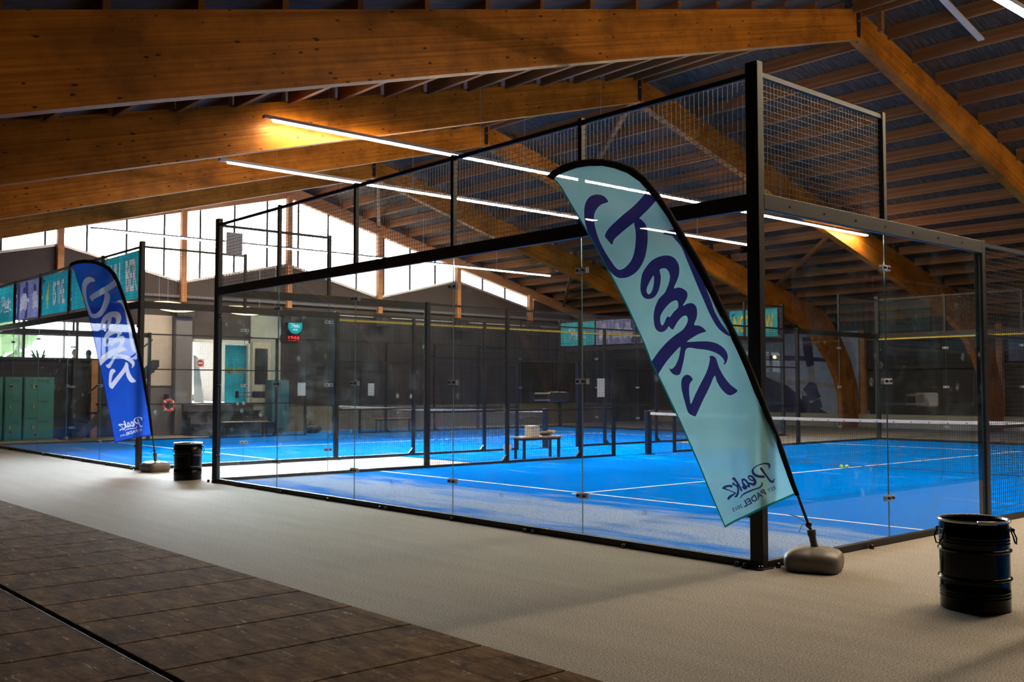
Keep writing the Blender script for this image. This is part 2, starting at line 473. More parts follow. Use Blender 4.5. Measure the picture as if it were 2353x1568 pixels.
def text_loops(body, size, off=0.):
    cu = bpy.data.curves.new('t', 'FONT'); cu.body = body; cu.size = size; cu.align_x = 'CENTER'; cu.align_y = 'CENTER'; cu.offset = off; cu.resolution_u = 3
    t = bpy.data.objects.new('tmp', cu); COL.objects.link(t)
    me = bpy.data.meshes.new_from_object(t.evaluated_get(bpy.context.evaluated_depsgraph_get())); bpy.data.objects.remove(t)
    bm = bmesh.new(); bm.from_mesh(me); bmesh.ops.remove_doubles(bm, verts=bm.verts, dist=1e-6)
    nxt = {}
    for e in bm.edges:
        if len(e.link_faces) == 1:
            l = e.link_loops[0]; nxt[l.vert.index] = l.link_loop_next.vert.index
    bm.verts.ensure_lookup_table(); loops = []; seen = set()
    for k in list(nxt):
        if k in seen: continue
        lp = []; c = k
        while c not in seen and c in nxt:
            seen.add(c); v = bm.verts[c].co; lp.append((v.x, v.y)); c = nxt[c]
        if len(lp) > 2: loops.append(lp)
    bm.free(); bpy.data.meshes.remove(me); return loops

# ------------------------------------------------------------------ logo outlines (photo units, see flag)
A = lambda L: [(1260+x/5.2267, 350+y/5.2267) for x, y in L]
B = lambda L: [(1400+x/5.2267, 550+y/5.2267) for x, y in L]
C_ = lambda L: [(1480+x/5.2267, 750+y/5.2267) for x, y in L]
P_bowl = A([(718, 578), (670, 525), (590, 507), (505, 530), (450, 600), (430, 700), (437, 820), (465, 930), (520, 1050), (590, 1180), (680, 1330), (740, 1430), (820, 1500), (900, 1512), (980, 1490), (1060, 1435), (1125, 1340), (1165, 1230), (1187, 1080), (1187, 960), (1168, 870), (1130, 825), (1088, 797), (1030, 845), (1045, 940), (1046, 1060), (1030, 1190), (1000, 1290), (950, 1360), (890, 1405), (830, 1405), (760, 1320), (680, 1190), (610, 1050), (570, 930), (548, 820), (553, 740), (590, 670), (640, 625), (712, 598)])
P_stem = A([(1300, 575), (1285, 590), (1225, 660), (1140, 745), (1086, 797), (1030, 845), (950, 905), (850, 990), (790, 1050), (770, 1107), (735, 1075), (700, 1035), (682, 1000), (715, 930), (790, 850), (900, 750), (1010, 660), (1100, 570), (1160, 500), (1200, 440)])
swash = A([(1378, 985), (1410, 955), (1460, 935), (1520, 938)])+B([(830, -20), (900, 60), (960, 180), (1040, 330), (1108, 452), (1160, 590), (1210, 720), (1270, 880), (1340, 1010), (1415, 1110), (1452, 1166), (1380, 1135), (1290, 1050), (1205, 895), (1110, 680), (1020, 450), (930, 240), (870, 95), (790, 0)])+A([(1480, 1005)])
eak = B([(370, 560), (388, 430), (430, 350), (500, 265), (590, 213), (690, 193), (775, 220), (832, 300), (842, 400), (820, 490), (782, 585), (830, 577), (885, 592), (935, 635), (935, 705), (885, 800), (940, 773), (1000, 772), (1040, 812), (1053, 880), (1045, 950), (1018, 1030), (1075, 1038), (1125, 1070), (1155, 1106), (1140, 1117), (1080, 1135), (1005, 1178), (947, 1218), (947, 1235), (1095, 1228), (1220, 1235), (1320, 1268), (1395, 1328), (1428, 1400), (1418, 1460), (1392, 1504), (1374, 1498), (1385, 1470), (1358, 1420), (1290, 1372), (1180, 1335), (1050, 1318), (930, 1311), (897, 1445), (868, 1565), (848, 1620), (808, 1635), (758, 1615), (728, 1575), (723, 1553), (748, 1560), (788, 1525), (828, 1445), (853, 1345), (857, 1290), (798, 1345), (708, 1445), (638, 1545), (583, 1645), (560, 1700), (470, 1560), (420, 1480), (500, 1478), (600, 1345), (700, 1232), (800, 1150), (890, 1085), (935, 1012), (945, 952), (922, 918), (880, 930), (830, 985), (790, 1052), (770, 1083), (740, 1070), (718, 1045), (698, 1075), (652, 1110), (600, 1112), (555, 1072), (536, 1000), (533, 900), (556, 800), (600, 712), (668, 645), (692, 600), (722, 520), (732, 450), (716, 390), (682, 352), (640, 350), (605, 370), (618, 440), (615, 520), (590, 620), (540, 695), (470, 720), (410, 700), (376, 640)])
e_hole = B([(527, 438), (480, 512), (446, 590), (446, 640), (470, 664), (500, 640), (525, 570), (533, 500)])
a_hole = B([(800, 732), (740, 760), (670, 832), (620, 910), (611, 970), (620, 1020), (640, 1036), (662, 1005), (690, 942), (710, 925), (730, 936), (780, 872), (830, 822), (833, 770), (822, 742)])
z_out = C_([(445, 700), (452, 640), (480, 597), (520, 583), (560, 600), (585, 640), (575, 655), (548, 690), (537, 760), (541, 850), (557, 935), (610, 822), (680, 680), (740, 560), (772, 470), (787, 390), (780, 362), (820, 358), (858, 385), (875, 430), (902, 510), (960, 610), (1040, 702), (1128, 768), (1105, 803), (1045, 830), (990, 812), (920, 742), (870, 662), (842, 595), (780, 728), (700, 900), (625, 1068), (610, 1082), (568, 1070), (520, 1030), (480, 900), (452, 780)])
LOGO = [P_bowl, P_stem, eak, e_hole, a_hole, z_out]
# affine fit from the large vertical logo to the small upright one (mirrored on the flags)
def affine(src, dst):
    import numpy as np
    A_ = np.array([[x, y, 1] for x, y in src]); D = np.array(dst)
    return np.linalg.lstsq(A_, D, rcond=None)[0]
_src = [(1397.7, 551.8), (1596.7, 957), (1695.8, 896.9), (1680.8, 773.5), (1397.4, 460.6), (1621, 761.5), (1524, 958)]
_dst = [(1748.4, 1074.4), (1661.7, 1122.9), (1674.4, 1149.7), (1700.6, 1145.9), (1767.5, 1078.3), (1699, 1130), (1661.7, 1122.9)]
_dst2 = _dst[:6]; _src2 = _src[:6]
AF = affine(_src2, _dst2)
# ordering of the stem: in the small mark the stem runs on to a hooked foot, so it is redrawn
Z5 = lambda L: [(1640+x/7.84, 1040+y/7.84) for x, y in L]
sm_Pbowl = Z5([(990, 300), (1010, 260), (1012, 225), (985, 190), (930, 183), (860, 195), (780, 230), (715, 285), (690, 340), (705, 395), (745, 435), (800, 458), (860, 463), (915, 452), (890, 412), (850, 415), (790, 402), (745, 372), (728, 330), (745, 285), (790, 245), (850, 222), (920, 215), (965, 228), (978, 260), (980, 295)])
sm_Pstem = Z5([(825, 290), (855, 268), (905, 345), (960, 430), (1020, 500), (1055, 500), (1065, 465), (1080, 475), (1078, 510), (1055, 542), (1025, 546), (985, 520), (930, 440), (870, 360)])
sm_e = Z5([(612, 450), (620, 422), (650, 412), (700, 420), (745, 460), (772, 510), (772, 560), (745, 595), (715, 602), (670, 590), (620, 555), (640, 540), (690, 555), (720, 545), (722, 520), (690, 520), (640, 495)])
sm_eh = Z5([(640, 450), (660, 440), (695, 465), (712, 490), (690, 492), (655, 475)])
sm_a = Z5([(495, 490), (515, 470), (555, 472), (600, 510), (640, 570), (648, 615), (630, 633), (600, 620), (590, 650), (560, 670), (530, 662), (500, 620), (520, 600), (505, 560)])
sm_ah = Z5([(525, 510), (550, 510), (590, 555), (600, 590), (585, 600), (555, 570), (530, 540)])
sm_k = Z5([(333, 480), (370, 447), (420, 510), (470, 590), (510, 680), (495, 705), (470, 670), (455, 620), (458, 700), (440, 770), (405, 812), (372, 800), (400, 770), (420, 720), (425, 660), (400, 610), (350, 590), (340, 560), (360, 540), (385, 570), (420, 580), (380, 520)])
sm_z = Z5([(332, 640), (345, 605), (320, 590), (270, 590), (200, 610), (166, 645), (175, 662), (260, 690), (370, 735), (300, 775), (262, 820), (255, 845), (275, 860), (330, 805), (400, 745), (395, 725), (300, 685), (230, 650), (270, 630), (305, 630)])
sm_sw = Z5([(872, 540), (880, 580), (860, 625), (815, 655), (740, 675), (640, 710), (540, 760), (495, 800), (478, 832), (472, 815), (500, 765), (560, 715), (660, 670), (760, 645), (830, 618), (855, 580), (858, 545)])
SMALL = [sm_Pbowl, sm_Pstem, sm_e, sm_a, sm_k, sm_z, sm_sw]; SMALLH = [sm_eh, sm_ah]
# upright logo in unit box, reading left to right: undo the mirror and the 22 degree lean
def unitlogo():
    out = []
    c = Vector((1716, 1098)); a = math.radians(22)
    for lp in SMALL+SMALLH:
        q = []
        for x, y in lp:
            dx, dy = (x-c.x), (y-c.y)
            rx = dx*cos(a)-dy*sin(a); ry = dx*sin(a)+dy*cos(a)
            q.append((-rx/62, -ry/62))
        out.append(q)
    return out
UL = unitlogo()

# ------------------------------------------------------------------ hall
XG = -26.15          # gable wall
XR = 14.2
Y0, Y1 = -8.8, 28.8
RY = 10.0            # ridge line
def ztop(y): return 8.43-.254*abs(y-RY)     # top of the frames
def zdeck(y): return ztop(y)+.19
def zbot(y): return 7.87-.279*abs(y-RY)

struct(MB().box(XG-.1, XR, Y0-.1, Y1+.1, -.12, 0).build('floor', 'carpet'))
dk = MB()
for s in (-1, 1):
    e = Y0-.1 if s < 0 else Y1+.1
    dk.prism([(RY, zdeck(RY)), (e, zdeck(e)), (e, zdeck(e)+.12), (RY, zdeck(RY)+.12)], 'x', XG-.3, XR)
struct(dk.build('ceiling', 'deck'))
struct(MB().box(XG, XR, Y0-.12, Y0, 0, zdeck(Y0)).build('wall_near', 'nearwall'))
struct(MB().box(XG, XR, Y1, Y1+.12, 0, zdeck(Y1)).build('wall_far', 'darkwall'))
struct(MB().prism([(Y0, 0), (Y1, 0), (Y1, zdeck(Y1)), (RY, zdeck(RY)), (Y0, zdeck(Y0))], 'x', XR, XR+.12).build('wall_right', 'nearwall'))

# timber frames: each limb is modelled along its own slope so that the laminations follow it
def limb_mesh(side):
    ys = [RY, RY+2, RY+6, RY+10, RY+13]
    inner = [(y, zbot(y)) for y in ys]+[(24.7, 3.75), (25.4, 3.38), (25.96, 3.0), (26.53, 2.48), (27.02, 1.84), (27.3, 1.15), (27.4, 0)]
    outer = [(28.62, 0), (28.58, .8), (28.4, 1.6), (27.95, 2.56), (27.3, 3.36), (26.2, ztop(26.2)), (20, ztop(20)), (RY, ztop(RY))]
    poly = inner+outer
    if side < 0: poly = [(2*RY-y, z) for y, z in poly]
    return poly
def build_frame(x, label, cover):
    t = thing('glulam_frame', label, 'beam', (x, RY, 0))
    for side in (-1, 1):
        ang = math.atan(.27)*-side
        poly = limb_mesh(side)
        # local frame: origin at (RY, 8.1), y' along slope
        loc = []
        for y, z in poly:
            dy, dz = y-RY, z-8.1
            loc.append((dy*cos(ang)+dz*sin(ang), -dy*sin(ang)+dz*cos(ang)))
        b = MB().prism(loc, 'x', -.2, 0)
        o = b.build('rafter', 'glulam', t); o.location = (0, 0, 8.1); o.rotation_euler = (ang, 0, 0)
    b = MB().box(-.205, .006, -.06, .06, 7.9, 8.42)
    b.build('ridge_plate', 'steelb' if 'steelb' in M else 'steel', t)
    b = MB(); b.tube([(.0, 0, 8.2), (.02, 0, 8.2)], .022, 8); b.build('bolt', 'boltm', t)
    return t
FX = [-4.77, -10.12, -15.5, -20.85]
FL = ['nearest orange glulam roof frame crossing the top of the hall', 'second glulam frame, its beam lit bright under the start of a strip lamp',
      'third glulam frame from the camera, behind the second frame', 'fourth glulam frame, the last one before the glazed gable']
for x, l in zip(FX, FL): build_frame(x, l, None)

# purlins, one timber per bay
PY = [1.12+.952*k for k in range(18)]
bays = [(XG+.02, FX[3]-.2), (FX[3], FX[2]-.2), (FX[2], FX[1]-.2), (FX[1], FX[0]-.2), (FX[0], .58)]
bl = ['between the glazed gable and the fourth frame', 'between the fourth and third frames', 'between the third and second frames', 'between the second and nearest frames', 'in front of the nearest frame, top right']
def purlin_mesh(L, side):
    b = MB(); h = .25; w = .07
    b.box(-w/2, w/2, 0, L, -.06, .19)      # local y runs along the timber for the grain
    return b.build('purlin', 'purlin')
for bi, (xa, xb) in enumerate(bays):
    proto = {}
    for side in (-1, 1):
        for k, dy in enumerate(PY):
            if side < 0 and k > 14: continue
            if bi == 4 and side < 0: continue
            y = RY+side*(dy-.035); 
            if side not in proto:
                o = purlin_mesh(xb-xa, side); proto[side] = o
            else: o = proto[side].copy(); COL.objects.link(o)
            o.location = (xa, y, ztop(y)); o.rotation_euler = (-side*math.atan(.254) if False else 0, 0, -PI/2)
            sl = 'far' if side > 0 else 'near'
            tag(o, 'brown timber purlin under the %s roof slope %s' % (sl, bl[bi]), 'purlin', 'purlins of the %s slope %s' % (sl, bl[bi]))
    # two ridge purlins
    for s in (-.16, .16):
        o = proto[1].copy(); COL.objects.link(o); o.location = (xa, RY+s, ztop(RY)-.055); o.rotation_euler = (0, 0, -PI/2)
        tag(o, 'brown timber purlin beside the roof ridge %s' % bl[bi], 'purlin', 'ridge purlins %s' % bl[bi])
# diagonal wind braces below the purlins
def brace(p, q, label, w=.05, h=.11, mat='purlin'):
    P = Vector((p[0], p[1], ztop(p[1])-.12)); Q = Vector((q[0], q[1], ztop(q[1])-.12))
    L = (Q-P).length; o = MB().box(-w, w, 0, L, -h/2, h/2).build('roof_brace', mat)
    o.location = P; o.rotation_euler = (Q-P).to_track_quat('Y', 'Z').to_euler(); tag(o, label, 'roof brace', None); return o
brace((-10.3, 10.2), (-15.3, 13.55), 'diagonal timber roof brace seen through the upper mesh near the aqua flag tip')
brace((-20.95, 10.2), (-26.0, 13.6), 'pale lit diagonal roof brace beside the gable glazing')
brace((-10.3, 18.7), (-15.3, 22.9), 'diagonal roof brace seen through the right side glass')
brace((-21.0, 18.7), (-26.0, 23.0), 'diagonal roof brace low beside the right end of the gable glazing')
o = MB().box(-.055, .055, -3.2, 1.42, -.02, .02).build('roof_batten', 'batten')
o.location = (-3.33, 10.42, ztop(10.42)-.085); o.rotation_euler = (-math.atan(.254), 0, 0)
tag(o, 'pale bare batten lying across the undersides of the purlins, top right', 'batten')
o = MB().box(-.04, .04, -.05, .05, -.45, .12).build('hanging_block', 'purlin'); o.location = (-4.42, 10.16, ztop(10.16))
tag(o, 'short timber block hanging beside the ridge of the nearest frame', 'timber block')

# ------------------------------------------------------------------ gable wall at the left end
zz = {1.0: 5.3}
def zwin(y):   # zigzag sill of the glazing
    c = [(-8.8, 3.9), (-4.9, 5.7), (-1.2, 4.85), (2.52, 5.7), (6.25, 4.85), (9.97, 5.72), (13.66, 4.8), (17.3, 5.68), (21.08, 4.8), (28.8, 4.5)]
    for (a, za), (b, zb) in zip(c, c[1:]):
        if a <= y <= b: return za+(zb-za)*(y-a)/(b-a)
    return 4.5
def zhead(y): return 8.0-.247*abs(y-RY)
# cladding below the glazing, with the openings of the café strip and the door left free
def wallpiece(name, ya, yb, z0, z1f, mat, x=XG, th=.12):
    ks = [y for y in (-4.9, -1.2, 2.52, 6.25, 9.97, 13.66, 17.3, 21.08) if ya < y < yb]
    top = [(y, z1f(y) if callable(z1f) else z1f) for y in [yb]+sorted(ks, reverse=True)+[ya]]
    return struct(MB().prism([(ya, z0), (yb, z0)]+top, 'x', x-th, x).build(name, mat))
wallpiece('wall_left', Y0, -1.0, 0, zwin, 'brownwall')
wallpiece('wall_left', -1.0, 5.0, 3.42, zwin, 'brownwall')
wallpiece('wall_left', 5.0, 8.75, 3.05, zwin, 'brownwall')
wallpiece('wall_left', 8.75, 9.75, 0, zwin, 'brownwall')
wallpiece('wall_left', 9.75, 21.4, 0, zwin, 'brownwall')
wallpiece('wall_left', 21.4, Y1, 0, zdeck, 'brownwall')
wallpiece('wall_left', -1.0, 5.0, 0, 2.30, 'clad')
wallpiece('wall_left', 5.0, 6.55, 0, 3.05, 'greywall')
wallpiece('wall_left', 6.55, 8.75, 0, .95, 'greywall')
# darker ribbed lower cladding and cream panel
struct(MB().box(XG, XG+.05, 9.72, 28.7, 0, 3.9).build('trim_1', 'clad'))
struct(MB().box(XG, XG+.05, 5.02, 5.95, 1.55, 3.75).build('trim_2', 'cream'))
struct(MB().box(XG, XG+.30, 5.98, 6.5, 0, 4.1).build('trim_3', 'greywall'))
struct(MB().box(XG, XG+.08, 8.62, 9.72, 0, 3.9).build('trim_4', 'greenwall'))
struct(MB().box(XG, XG+.10, -8.7, 28.7, 4.05, 4.13).build('trim_5', 'white'))
struct(MB().box(XG, XG+.14, -8.7, 28.7, 4.34, 4.42).build('trim_6', 'greywall'))
# rafter of the gable
b = MB()
b.prism([(21.2, zhead(21.2)), (RY, zhead(RY)), (-8.7, zhead(-8.7)), (-8.7, ztop(-8.7)), (RY, ztop(RY)), (28.7, ztop(28.7)), (28.7, zhead(28.7)-.2)], 'x', XG-.1, XG+.1)
tag(b.build('gable_rafter', 'post'), 'brown rafter along the top edge of the glazed gable', 'beam')
struct(MB().prism([(Y0, ztop(Y0)-.02), (RY, ztop(RY)-.02), (Y1, ztop(Y1)-.02), (Y1, zdeck(Y1)+.1), (RY, zdeck(RY)+.1), (Y0, zdeck(Y0)+.1)], 'x', XG-.16, XG).build('trim_8', 'darkwall'))
# glazing
w = thing('window_1', None, None, (XG, 0, 0)); w['kind'] = 'structure'
gl = MB(); ys = [Y0, -4.9, -1.2, 2.52, 6.25, 9.97, 13.66, 17.3, 21.08]
poly = [(y, zwin(y)) for y in ys]+[(y, zhead(y)) for y in (21.08, RY, Y0)]
gl.prism(poly, 'x', -.07, -.055); gl.build('pane', 'pane', w)
k = -1
y = -8.5+.0
ym = 2.14
n = 0
mull = []
yy = 2.14-1.18*9
while yy < 20.6:
    if zhead(yy)-zwin(yy) > .1: MB().box(-.05, -.01, yy-.032, yy+.032, zwin(yy), zhead(yy)).build('mullion', 'steel', w)
    yy += 1.18
for (a, za), (b_, zb) in zip([(y, zwin(y)) for y in ys], [(y, zwin(y)) for y in ys][1:]):
    m = MB(); m.prism([(a, za-.05), (b_, zb-.05), (b_, zb+.03), (a, za+.03)], 'x', -.06, .05); m.build('sill', 'alu', w)
for y, lab in ((2.52, 'above the photo banner'), (6.25, 'between the two corner posts'), (9.97, 'under the gable peak'), (13.66, 'at the third valley of the glazing'), (17.3, 'behind the main court glass'), (21.08, 'at the right end of the glazing')):
    o = MB().box(XG+.02, XG+.22, y-.09, y+.09, 4.2 if y > 1 else 0, zhead(y)+.1).build('gable_column', 'post', bevel=.01)
    tag(o, 'orange timber gable column %s' % lab, 'column')
    if y in (6.25, 9.97, 13.66, 17.3, 21.08):
        o = thing('wall_speaker', 'dark wall loudspeaker below the gable column %s' % lab, 'loudspeaker', (XG+.25, y, 3.75))
        MB().box(-.02, .2, -.32, .32, -.05, .4).build('cabinet', 'black', o, bevel=.02); MB().box(.2, .215, -.1, .1, .0, .35).build('grille', 'darkwall', o)
# café behind the strip window, one metre up
struct(MB().box(-33, XG-.12, Y0, 9.7, .9, 1.0).build('floor_raised', 'concrete'))
w2 = thing('window_2', None, None, (XG, 0, 0)); w2['kind'] = 'structure'
MB().box(-.07, -.06, -1.0, 5.0, 2.36, 3.42).build('pane', 'pane', w2)
MB().box(-.09, .06, -1.0, 5.0, 2.28, 2.36).build('sill', 'steel', w2)
for yy in (.0, 1.62, 3.1): MB().box(-.09, .02, yy-.03, yy+.03, 2.36, 3.42).build('mullion', 'steel', w2)
MB().box(-.09, .02, -1.0, 5.0, 3.0, 3.05).build('transom', 'steel', w2)
struct(MB().box(-33, XG-.12, Y0, 9.7, 4.3, 4.4).build('ceiling_cafe', 'cream'))
struct(MB().box(-33, XG-.12, 9.7, 9.8, .9, 4.4).build('wall_cafe', 'cream'))
w4 = thing('window_4', None, None, (-32.6, 0, 0)); w4['kind'] = 'structure'
for k in range(13): MB().box(-.05, .05, -8.8+k*1.5-.03, -8.8+k*1.5+.03, 1.0, 4.3).build('mullion', 'alu', w4)
MB().box(-.05, .05, Y0, 9.7, 1.0, 1.25).build('sill', 'alu', w4)
# door with glass and the steps up to it
d = thing('door_1', None, None, (XG, 7.6, .95)); d['kind'] = 'structure'
for a, b_ in ((-1.02, -.95), (-.03, .03), (.95, 1.02)): MB().box(-.08, .04, a, b_, 0, 2.1).build('door_frame', 'white', d)
MB().box(-.08, .04, -1.02, 1.02, 2.0, 2.1).build('door_frame', 'white', d)
MB().box(-.04, -.03, -.95, .95, .04, 2.0).build('pane', 'pane', d)
o = thing('no_entry_sign', 'small red and white no entry sign on the glass door', 'sign', (XG-.02, 6.92, 2.28))
b = MB().box(0, .006, -.13, .13, -.13, .13); b.build('plate', 'white', o)
b = MB(); b.tube([(.006, 0, 0), (.012, 0, 0)], .11, 20); b.build('disc', 'red', o)
MB().box(.012, .016, -.08, .08, -.022, .022).build('bar', 'white', o)
o = thing('window_banner', 'cyan banner with yellow letters inside the glass door opening', 'banner', (XG-.2, 8.3, 1.0))
MB().box(-.01, 0, -.45, .45, 0, 1.9).build('cloth', 'b_cyan', o); text('lettering', 'MAGIC', .3, 'b_yel', o, (.01, 0, 1.05), (0, 1, 0), (0, 0, 1), .008, .9)
# flags leaning outside the door
for k, (yy, c) in enumerate(((6.75, 'cyan2'), (7.35, 'white'))):
    b = MB().prism([(yy, 1.0), (yy+.35, 1.0), (yy+.12, 2.5), (yy-.05, 2.6)], 'x', -27.6, -27.58)
    tag(b.build('folded_parasol', c), ['folded teal parasol outside the glass door', 'folded white parasol outside the glass door'][k], 'parasol')
st = thing('bleacher_stair', 'dark bleacher steps rising to the glass door', 'stairs', (XG, 7.2, 0))
for k in range(5):
    MB().box(.1, 1.55-k*.28, -1.0, 1.85-.12*k, k*.19, k*.19+.03+.13).build('step', 'black' if k % 2 else 'greyd', st)
    MB().box(.1, 1.57-k*.28, -1.0, 1.85-.12*k, k*.19+.16, k*.19+.19).build('tread', 'plank' if k == 9 else 'darkwall', st)
# right-hand sage part: door with dark pane, blue cabinet
d = thing('door_2', None, None, (XG+.08, 9.0, .95)); d['kind'] = 'structure'
MB().box(0, .04, -.33, .33, 0, 2.05).build('leaf', 'cream', d); MB().box(.04, .05, -.25, .22, .65, 1.85).build('pane', 'black', d)
MB().box(.04, .1, .24, .28, .5, .56).build('handle', 'ring', d)
o = thing('blue_cabinet', 'tall blue steel cabinet beside the sage wall', 'cabinet', (XG+.1, 9.45, 0))
MB().box(0, .5, -.32, .32, 0, 1.75).build('body', 'bluecab', o, bevel=.01); MB().box(.5, .515, -.3, .3, .05, 1.7).build('door', 'bluecab', o); MB().box(.515, .53, .2, .23, .8, 1.0).build('handle', 'ring', o)
# round lit sign and digital clock
sg = thing('round_sign', 'round lit cyan sign with white script and word below, on the dark end wall', 'sign', (XG+.06, 10.15, 3.60))
b = MB(); b.tube([(0, 0, 0), (.22, 0, 0)], .29, 36); b.build('case', 'black', sg, smooth=True)
b = MB(); b.tube([(.221, 0, 0), (.229, 0, 0)], .27, 36); b.build('face', 'signlit', sg, smooth=True)
lg = [[(p[0]*.19, p[1]*.19) for p in lp] for lp in UL]
for lp in lg[:7]:
    painted('lettering', lp, [], lambda x, y: Vector((.235, x, y+.03)), ['signw'], sg, smooth=False)
text('lettering', 'PADEL', .07, 'signw', sg, (.235, 0, -.14), (0, 1, 0), (0, 0, 1), .002)
ck = thing('digital_clock', 'red digital clock showing 17 54 on the dark end wall', 'clock', (XG+.05, 10.05, 3.17))
MB().box(0, .08, -.36, .36, -.1, .1).build('case', 'black', ck); text('digits', '17:54', .2, 'digit', ck, (.085, .12, 0), (0, 1, 0), (0, 0, 1), .004, 1.0)
# slatted low wall below
struct(MB().box(XG+.05, XG+.12, 9.9, 26.0, 0, .85).build('trim_7', 'slats'))
# lifebuoy on a stand
lb = thing('lifebuoy', 'red lifebuoy hanging by the stair below the cream wall panel', 'lifebuoy', (XG+.35, 5.75, .93))
b = MB()
n1, n2 = 28, 8
for i in range(n1):
    for j in range(n2):
        t, u = 2*PI*i/n1, 2*PI*j/n2
        b.v.append((.055*sin(u), (.165+.055*cos(u))*cos(t), (.165+.055*cos(u))*sin(t)))
for i in range(n1):
    for j in range(n2):
        b.f.append((i*n2+j, i*n2+(j+1) % n2, ((i+1) % n1)*n2+(j+1) % n2, ((i+1) % n1)*n2+j)); b.mi.append(0)
b.build('ring', 'red', lb, smooth=True)
for a in (PI/4, 3*PI/4, 5*PI/4, 7*PI/4):
    q = MB(); q.tube([(0, .165*cos(a-.12), .165*sin(a-.12)), (0, .165*cos(a+.12), .165*sin(a+.12))], .06, 10); q.build('band', 'white', lb)
q = MB().box(-.3, -.02, -.02, .02, -.2, .35); q.build('bracket', 'steel', lb)
# teal lockers
for i, (ya, n) in enumerate(((-.75, 1), (.08, 1), (.92, 1), (1.42, 1))):
    wd = .82 if i != 2 else .48
    o = thing('locker', ['teal locker column at the left picture edge', 'second teal locker column from the left edge', 'narrow teal locker column between two wide ones', 'teal locker column nearest the timber post'][i], 'locker', (XG+.35, ya, 0))
    MB().box(0, .5, 0, wd-.02, 0, 1.78).build('body', 'teal', o, bevel=.008)
    for k in range(3):
        dd = MB().box(.5, .52, .02, wd-.04, .06+k*.57, .60+k*.57).build('door', 'teal', o)
        MB().box(.52, .55, wd*.28, wd*.28+.035, .33+k*.57, .43+k*.57).build('padlock', 'brass', dd)
        for v in range(3): MB().box(.52, .523, wd*.45, wd*.8, .5+k*.57+v*.02, .507+k*.57+v*.02).build('vent_slot', 'black', dd)
o = MB().box(XG+.15, XG+.33, 3.42, 3.60, 0, 2.3).build('timber_post', 'post'); tag(o, 'orange timber post rising by the lockers', 'post')
o = MB().box(XG+.15, XG+.33, 2.9, 3.1, 0, 2.3).build('dark_post', 'black'); tag(o, 'dark post standing left of the orange timber post', 'post')
st = thing('stair', 'dark stair flight climbing behind the blue flag', 'stairs', (XG+.3, 2.42, 0))
for k in range(9): MB().box(.3, 1.3, .0+k*.26, .3+k*.26, .0+k*.24, .06+k*.24).build('tread', 'black', st)
q = MB(); q.tube([(1.3, 0, .9), (1.3, 2.3, 2.9)], .025, 8); q.build('handrail', 'black', st)
q = MB(); q.prism([(0, 0), (.3, 0), (2.5, 2.1), (2.5, 2.3), (2.3, 2.3)], 'x', 1.3, 1.33); q.build('stringer', 'black', st)

# two seated visitors in the café, and a plant
def person(label, loc, rz, shirt):
    t = thing('person', label, 'person', loc, rz)
    me = bpy.data.meshes.new('body')
    J = [(0, 0, .48), (0, 0, .70), (0, .0, .95), (0, .01, 1.04), (0, .03, 1.12), (0, .03, 1.22),
         (.17, 0, .93), (.24, .08, .68), (.14, .27, .66), (-.17, 0, .93), (-.24, .08, .68), (-.14, .27, .66),
         (.1, .05, .46), (.12, .45, .46), (.12, .45, .08), (.12, .56, .03), (-.1, .05, .46), (-.12, .45, .46), (-.12, .45, .08), (-.12, .56, .03)]
    E = [(0, 1), (1, 2), (2, 3), (3, 4), (4, 5), (2, 6), (6, 7), (7, 8), (2, 9), (9, 10), (10, 11), (0, 12), (12, 13), (13, 14), (14, 15), (0, 16), (16, 17), (17, 18), (18, 19)]
    R = [.15, .14, .12, .055, .085, .075, .065, .045, .035, .065, .045, .035, .09, .065, .045, .04, .09, .065, .045, .04]
    me.from_pydata(J, E, []); o = bpy.data.objects.new('body', me); COL.objects.link(o); o.parent = t
    me.materials.append(M[shirt])
    sk = o.modifiers.new('skin', 'SKIN'); sv = me.skin_vertices[0].data
    for i, r in enumerate(R): sv[i].radius = (r, r)
    sv[0].use_root = True
    o.modifiers.new('sub', 'SUBSURF').levels = 2; o.modifiers['sub'].render_levels = 2
    b = MB().sphere((0, .035, 1.165), .098, 14, 10, (.82, 1, 1.22)); b.sphere((0, .135, 1.15), .018, 8, 6); h = b.build('head', 'skin', t, smooth=True)
    b = MB().sphere((0, .012, 1.19), .106, 14, 10, (.86, 1, 1.15)); b.build('hair', 'hair', t, smooth=True)
    for s in (-1, 1):
        b = MB().sphere((s*.13, .29, .66), .035, 8, 6, (1, 1.3, .6))
        for k in range(4): b.tube([(s*.13-.024+k*.016, .31, .66), (s*.13-.026+k*.017, .36, .655), (s*.13-.026+k*.017, .385, .64)], [.009, .008, .006], 6)
        b.tube([(s*.1, .29, .66), (s*.085, .33, .66)], [.01, .008], 6); b.build('hand', 'skin', t, smooth=True)
    return t
def stool(loc, label):
    t = thing('cafe_stool', label, 'stool', loc)
    b = MB(); b.lathe([(.01, .34), (.18, .34), (.19, .36), (.18, .38), (.01, .38)], 20); b.build('seat', 'plank', t, smooth=True)
    for a in range(4):
        q = MB(); q.tube([(.13*cos(a*PI/2+.8), .13*sin(a*PI/2+.8), .35), (.2*cos(a*PI/2+.8), .2*sin(a*PI/2+.8), 0)], .014, 6); q.build('leg', 'steel', t)
pA = pix(172, 805, (1, 0, 0), (-27.6, 0, 0)); pB = pix(204, 806, (1, 0, 0), (-27.9, 0, 0))
zf = 1.38
struct(MB().box(-29, -27.0, 1.2, 7.0, 1.0, zf).build('floor_platform', 'concrete'))
person('person with dark hair and white shirt seated in the café window, left of the pair', (pA.x, pA.y, zf), -PI/2, 'shirtw'); stool((pA.x, pA.y, zf), 'café stool under the person in the white shirt')
